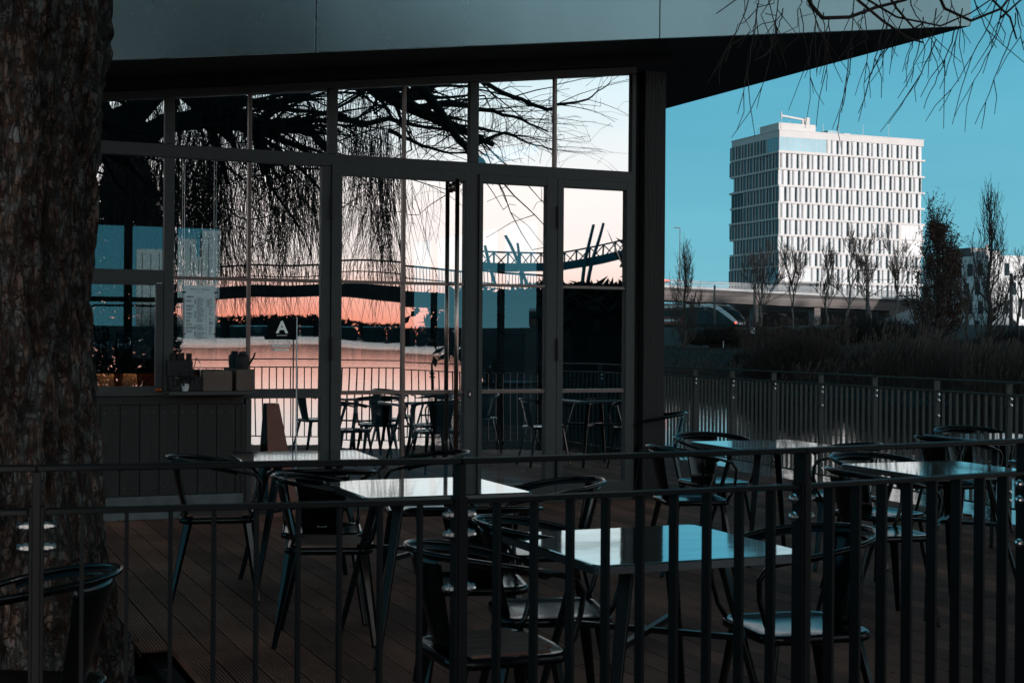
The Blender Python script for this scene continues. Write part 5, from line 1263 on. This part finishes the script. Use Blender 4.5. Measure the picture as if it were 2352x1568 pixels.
def wbox(mb, w_):
    sd, p, wd, z0, z1 = w_
    if sd == 'r': mb.box(p, p + wd, .30, .36, z0 + .02, z1 - .02)
    else: mb.box(.10, .36, p, p + wd, z0 + .02, z1 - .02)
ind = (big + rest)[:100]; oth = (big + rest)[100:]
m_slotl = mat('tower_side_window', (.022, .075, .095), .3, spec=.4, var=.4, scale=.25)
for w_ in ind: q = MB(); wbox(q, w_); q.build('window', m_slotl if w_[0] == 'l' else m_slot, TB)
q = MB()
for w_ in oth: wbox(q, w_)
q.build('window_rows', m_slot, TB)['kind'] = 'stuff'
def cyan(x0, x1, y, z0, z1, left=False, m=m_cy, nm='glazed_bay', nd=9):
    q = MB(); q.box(x0, x1, .02, .34, z0, z1) if not left else q.box(.02, .34, x0, x1, z0, z1); o = q.build(nm, m, TB)
    q = MB()
    for i in range(nd + 1):
        p = x0 + (x1 - x0) * i / nd; q.box(p - .04, p + .04, -.01, .03, z0, z1) if not left else q.box(-.01, .03, p - .04, p + .04, z0, z1)
    q.build('mullions', m_clad, o)
m_pale = mat('lantern_panel', (.74, .77, .80), .3, spec=.7)
cyan(.02, 12.3, 0, lev[1] + .22, lev[0]); cyan(.36, 5.0, 0, lev[1] + .22, lev[0], True, mat('tower_teal_glass', (.10, .32, .40), .12, spec=.8), nd=4)
cyan(WR - 6.2, WR - .1, 0, lev[7] + .22, lev[5] - .22, m=m_pale, nd=5); cyan(WL_ - 5.4, WL_ - .1, 0, lev[5] + .22, lev[3] - .22, True, m_slot, nd=4)
cyan(.02, 6.2, 0, lev[10] + .22, lev[8] - .22, m=m_pale, nd=6); cyan(.36, 4.4, 0, lev[10] + .22, lev[8] - .22, True, MATS['tower_teal_glass'], nd=4)
MB().box(12.4, 12.8, -.2, .36, lev[1] + .22, lev[0]).build('bay_frame', m_clad, TB); MB().box(-.35, 12.9, -.35, .3, lev[1] - .3, lev[1] + .28).build('bay_frame', m_clad, TB)
MB().box(WR - 6.9, WR + .4, -.35, .3, lev[5] - .3, lev[5] + .1).build('bay_frame', m_clad, TB); MB().box(WR - 7, WR - 6.3, -.3, .36, lev[7], lev[5]).build('bay_frame', m_clad, TB)
MB().box(-.4, .3, WL_ - 6, WL_ + .4, lev[3] - .3, lev[3] + .1).build('bay_frame', m_clad, TB); MB().box(-.4, .3, WL_ - 6, WL_ + .4, lev[5] - .15, lev[5] + .25).build('bay_frame', m_clad, TB)
MB().box(.6, 10.2, 1.2, 9, ZT + .18, ZT + 1.9).build('roof_plant_room', m_clad, TB); MB().box(14, 17, 2, 5, ZT + .18, ZT + 1.1).build('roof_plant_box', m_cy, TB); MB().box(18.2, 20, 2, 4, ZT + .18, ZT + .7).build('roof_plant_box', m_clad, TB)
q = MB(); q.tube([(7, 1.5, ZT + 1.9), (7, 1.5, ZT + 3.0)], .3, 8); q.bar((1.4, 1.5, ZT + 3.5), (7.6, 1.5, ZT + 2.9), .35, .4); q.box(7.4, 8.5, 1.0, 2.0, ZT + 1.9, ZT + 3.4); q.bar((1.4, 1.5, ZT + 2.9), (1.4, 1.5, ZT + 4.4), .2, .2); q.build('facade_crane', m_clad, TB)
for x, y, h in ((1.0, .6, 3.2), (4.5, 3, 3.4), (11.8, .6, 2.2), (16.2, 1, 2.7), (22.5, .6, 2.6), (29.5, .6, 3.2), (.6, 9.8, 2.4)): MB().tube([(x, y, ZT), (x, y, ZT + h)], .05, 4).build('antenna', m_clad, TB)
# second building at the right edge
B0 = atd(2270, 784, 225); B0.z = 1.5; SB = thing('office_block', 'lower pale building at the right edge with tall windows and rooftop vents', 'building', B0, R(20))
H2 = atd(2270, 589, 225).z - 1.5; m_b2 = mat('pale_render', (.72, .76, .78), .7, var=.06, scale=.3)
MB().box(0, 30, 0, 17, -2, H2).build('wall', m_b2, SB); MB().box(-.1, 30.1, -.1, 17.1, H2 + .002, H2 + .25).build('parapet', m_b2, SB)
for f in range(5):
    z1 = H2 - .95 - f * 3.05
    for i in range(6): y = 1.3 + i * 2.7 + (.8 if f % 2 else 0); MB().box(-.03, .05, y, y + 1.25, z1 - 2.0, z1).build('window', m_slot, SB)
    for i in range(6): x = 3.0 + i * 3.6 + (1.4 if f % 2 else 0); MB().box(x, x + .9, -.03, .05, z1 - 2.0, z1).build('window', m_slot, SB)
q = MB(); q.box(1.0, 4, 6, 12, H2 + .25, H2 + 1.8); q.build('roof_plant_box', m_bcd, SB); q = MB(); q.box(.5, 3.5, 1.5, 4.5, H2 + .25, H2 + 1.0); q.tube([(2, 3, H2 + 1), (2, 3, H2 + 2.1)], .3, 8); q.tube([(1, 4.6, H2 + .25), (1, 4.6, H2 + 1.6)], .35, 8); q.build('roof_vents', m_clad, SB)
# pale blocks far behind, seen through the rear windows
for k, (px, wd, yt, lab) in enumerate(((345, 7, 572, 'pale narrow tower seen through the casement side of the cafe'), (420, 6, 548, 'pale tower seen through the cafe left of the hanging menu'), (500, 8, 530, 'tallest pale tower seen through the cafe behind the menu'), (455, 4, 590, 'short pale tower seen through the cafe between two taller ones'))):
    p = atd(px, 784, 360); h = atd(px, yt, 360).z; t_ = thing('apartment_tower', lab, 'building', (p.x, 360, 0), R(15)); MB().box(-wd / 2, wd / 2, 0, 12, -2, h).build('wall', m_clad, t_)
    q = MB()
    for x_ in (-.3, 0, .3): q.box(wd * x_ - .12, wd * x_ + .12, -.05, .02, 2, h - 1)
    q.build('window_bands', m_slot, t_)

# ================================================================== seen mirrored in the glass: footbridge, truss bridge, far shore
a = vm(330, 700, 46); b_ = vm(1250, 690, 52); FB = thing('footbridge', 'dark footbridge over the pond, mirrored in the pavilion glass', 'footbridge', (a.x, a.y, 0)); fo = Vector((a.x, a.y, 0)); n_ = 14
pk = lambda u, dz: Vector((a.x + (b_.x - a.x) * u, a.y + (b_.y - a.y) * u, 2.55 + .35 * math.sin(math.pi * u) + dz)) - fo
mb = MB(); mr2 = MB()
for i in range(n_):
    mb.bar(pk(i / n_, 0), pk((i + 1) / n_, 0), 2.2, .42); mr2.bar(pk(i / n_, 1.2), pk((i + 1) / n_, 1.2), .08, .07); mr2.bar(pk(i / n_, .75), pk((i + 1) / n_, .75), .04, .04)
    for k in range(8): q_ = pk((i + k / 8) / n_, 0); mr2.bar(q_ + Vector((0, 0, .2)), q_ + Vector((0, 0, 1.2)), .018, .018)
mb.build('walkway', m_dark, FB); mr2.build('guard_rail', m_rail, FB)
q = MB()
for u in (.02, .98): c_ = pk(u, 0); q.box(c_.x - .2, c_.x + .2, c_.y - .2, c_.y + .2, -1.6, 2.5)
q.build('pier', m_dark, FB)
a = vm(1075, 612, 150); m1_ = vm(1290, 622, 150); b_ = vm(1500, 585, 150); TRB = thing('truss_bridge', 'long blue grey truss bridge with slanting masts, mirrored in the right hand doors', 'bridge', (a.x, a.y, 0)); fo = Vector((a.x, a.y, 0))
m_trb = mat('truss_blue', (.06, .17, .21), .6)
P = [a + (m1_ - a) * i / 8 for i in range(8)] + [m1_ + (b_ - m1_) * i / 8 for i in range(9)]
q = MB()
for p, p2 in zip(P, P[1:]): q.bar(p - fo, p2 - fo, 2.4, .75); q.bar(p - fo + Vector((0, 0, 1.45)), p2 - fo + Vector((0, 0, 1.45)), .3, .16); q.bar(p - fo, p2 - fo + Vector((0, 0, 1.4)), .12, .12); q.bar(p - fo + Vector((0, 0, 1.4)), p - fo, .12, .12); q.bar(p - fo + Vector((0, 0, 1.4)), p2 - fo, .10, .10)
q.build('truss', m_trb, TRB)
for (xa_, ya_, xb_, yb_) in ((1150, 548, 1205, 660), (1175, 565, 1190, 655), (1372, 530, 1352, 665), (1392, 528, 1362, 665), (1112, 570, 1130, 660), (1290, 575, 1285, 665)):
    MB().tube([vm(xb_, yb_ + 110, 149) - fo, vm(xb_, yb_, 149) - fo, vm(xa_, ya_, 148) - fo], [.22, .2, .14], 7).build('slanting_mast', m_trb, TRB)
# woods around the far shore (one mass each) and added ones blocking the sun
m_wood2 = mat('distant_wood', (.008, .008, .008), .95, var=.4, scale=.3)
def wood(name, pts, hgt, seed, thick=6, cards=3000, size=.7):
    mb = MB(); rnd = random.Random(seed); segs = list(zip(pts, pts[1:])); tot = sum((q - p).length for p, q in segs)
    for p, q in segs:
        n_ = max(2, int((q - p).length / 4))
        for i in range(n_):
            c_ = p.lerp(q, (i + .5) / n_) + Vector((rnd.uniform(-1, 1), rnd.uniform(-1, 1), 0)) * 1.5; h = hgt(c_) * rnd.uniform(.72, .98); r_ = rnd.uniform(2.6, 3.6)
            mb.lathe([(r_ * .6, -2), (r_ * .95, h * .25), (r_, h * .5), (r_ * .75, h * .8), (r_ * .3, h)], 7, (c_.x, c_.y, 0))
    for i in range(cards):
        p, q = rnd.choice(segs); c_ = p.lerp(q, rnd.random()) + Vector((rnd.gauss(0, 1), rnd.gauss(0, 1), 0)) * thick * .3; z = hgt(c_) * (rnd.random() ** .5) * 1.06
        a_ = Vector((rnd.uniform(-1, 1), rnd.uniform(-1, 1), rnd.uniform(-.6, 1))).normalized() * size; b2 = a_.cross(Vector((rnd.uniform(-1, 1), .3, 1))).normalized() * size * .35; c_ = Vector((c_.x, c_.y, z)); mb.add([c_ - a_, c_ + b2, c_ + a_, c_ - b2], [(0, 1, 2, 3)])
    return tag(mb.build(name, m_wood2), kind='stuff')
def V2(px, d_): p = vm(px, 784, d_); return Vector((p.x, p.y, 0))
wood('far_shore_wood', [V2(200, 630), V2(600, 630), V2(900, 630), V2(1100, 630), V2(1500, 620)], lambda c: 7.6, 1, cards=5000, size=1.6)
wood('near_shore_wood', [V2(1105, 92), V2(1180, 84), V2(1300, 80), V2(1480, 78)], lambda c: 4.2, 2, cards=5000, size=.6)
TW0 = V2(1570, 82)
wood('tall_sun_block_wood', [TW0, V2(1680, 90), V2(1750, 96), V2(1850, 100), V2(2300, 130), V2(2900, 190)], lambda c: 5.5 + 8 * smooth(3, 16, (Vector((c.x, c.y, 0)) - TW0).length), 3, cards=3500, size=1.2)  # unseen wood added to keep the sun off the far bank
wood('sun_block_wood', [Vector((math.sin(R(z)) * 140, math.cos(R(z)) * 140, 0)) for z in (149.8, 154, 158, 166, 178, 192)], lambda c: 9.0, 4, cards=4000, size=.9)  # unseen wood behind the camera, added to shade the terrace
print('objects', len(bpy.data.objects), 'verts', sum(len(m.vertices) for m in bpy.data.meshes))
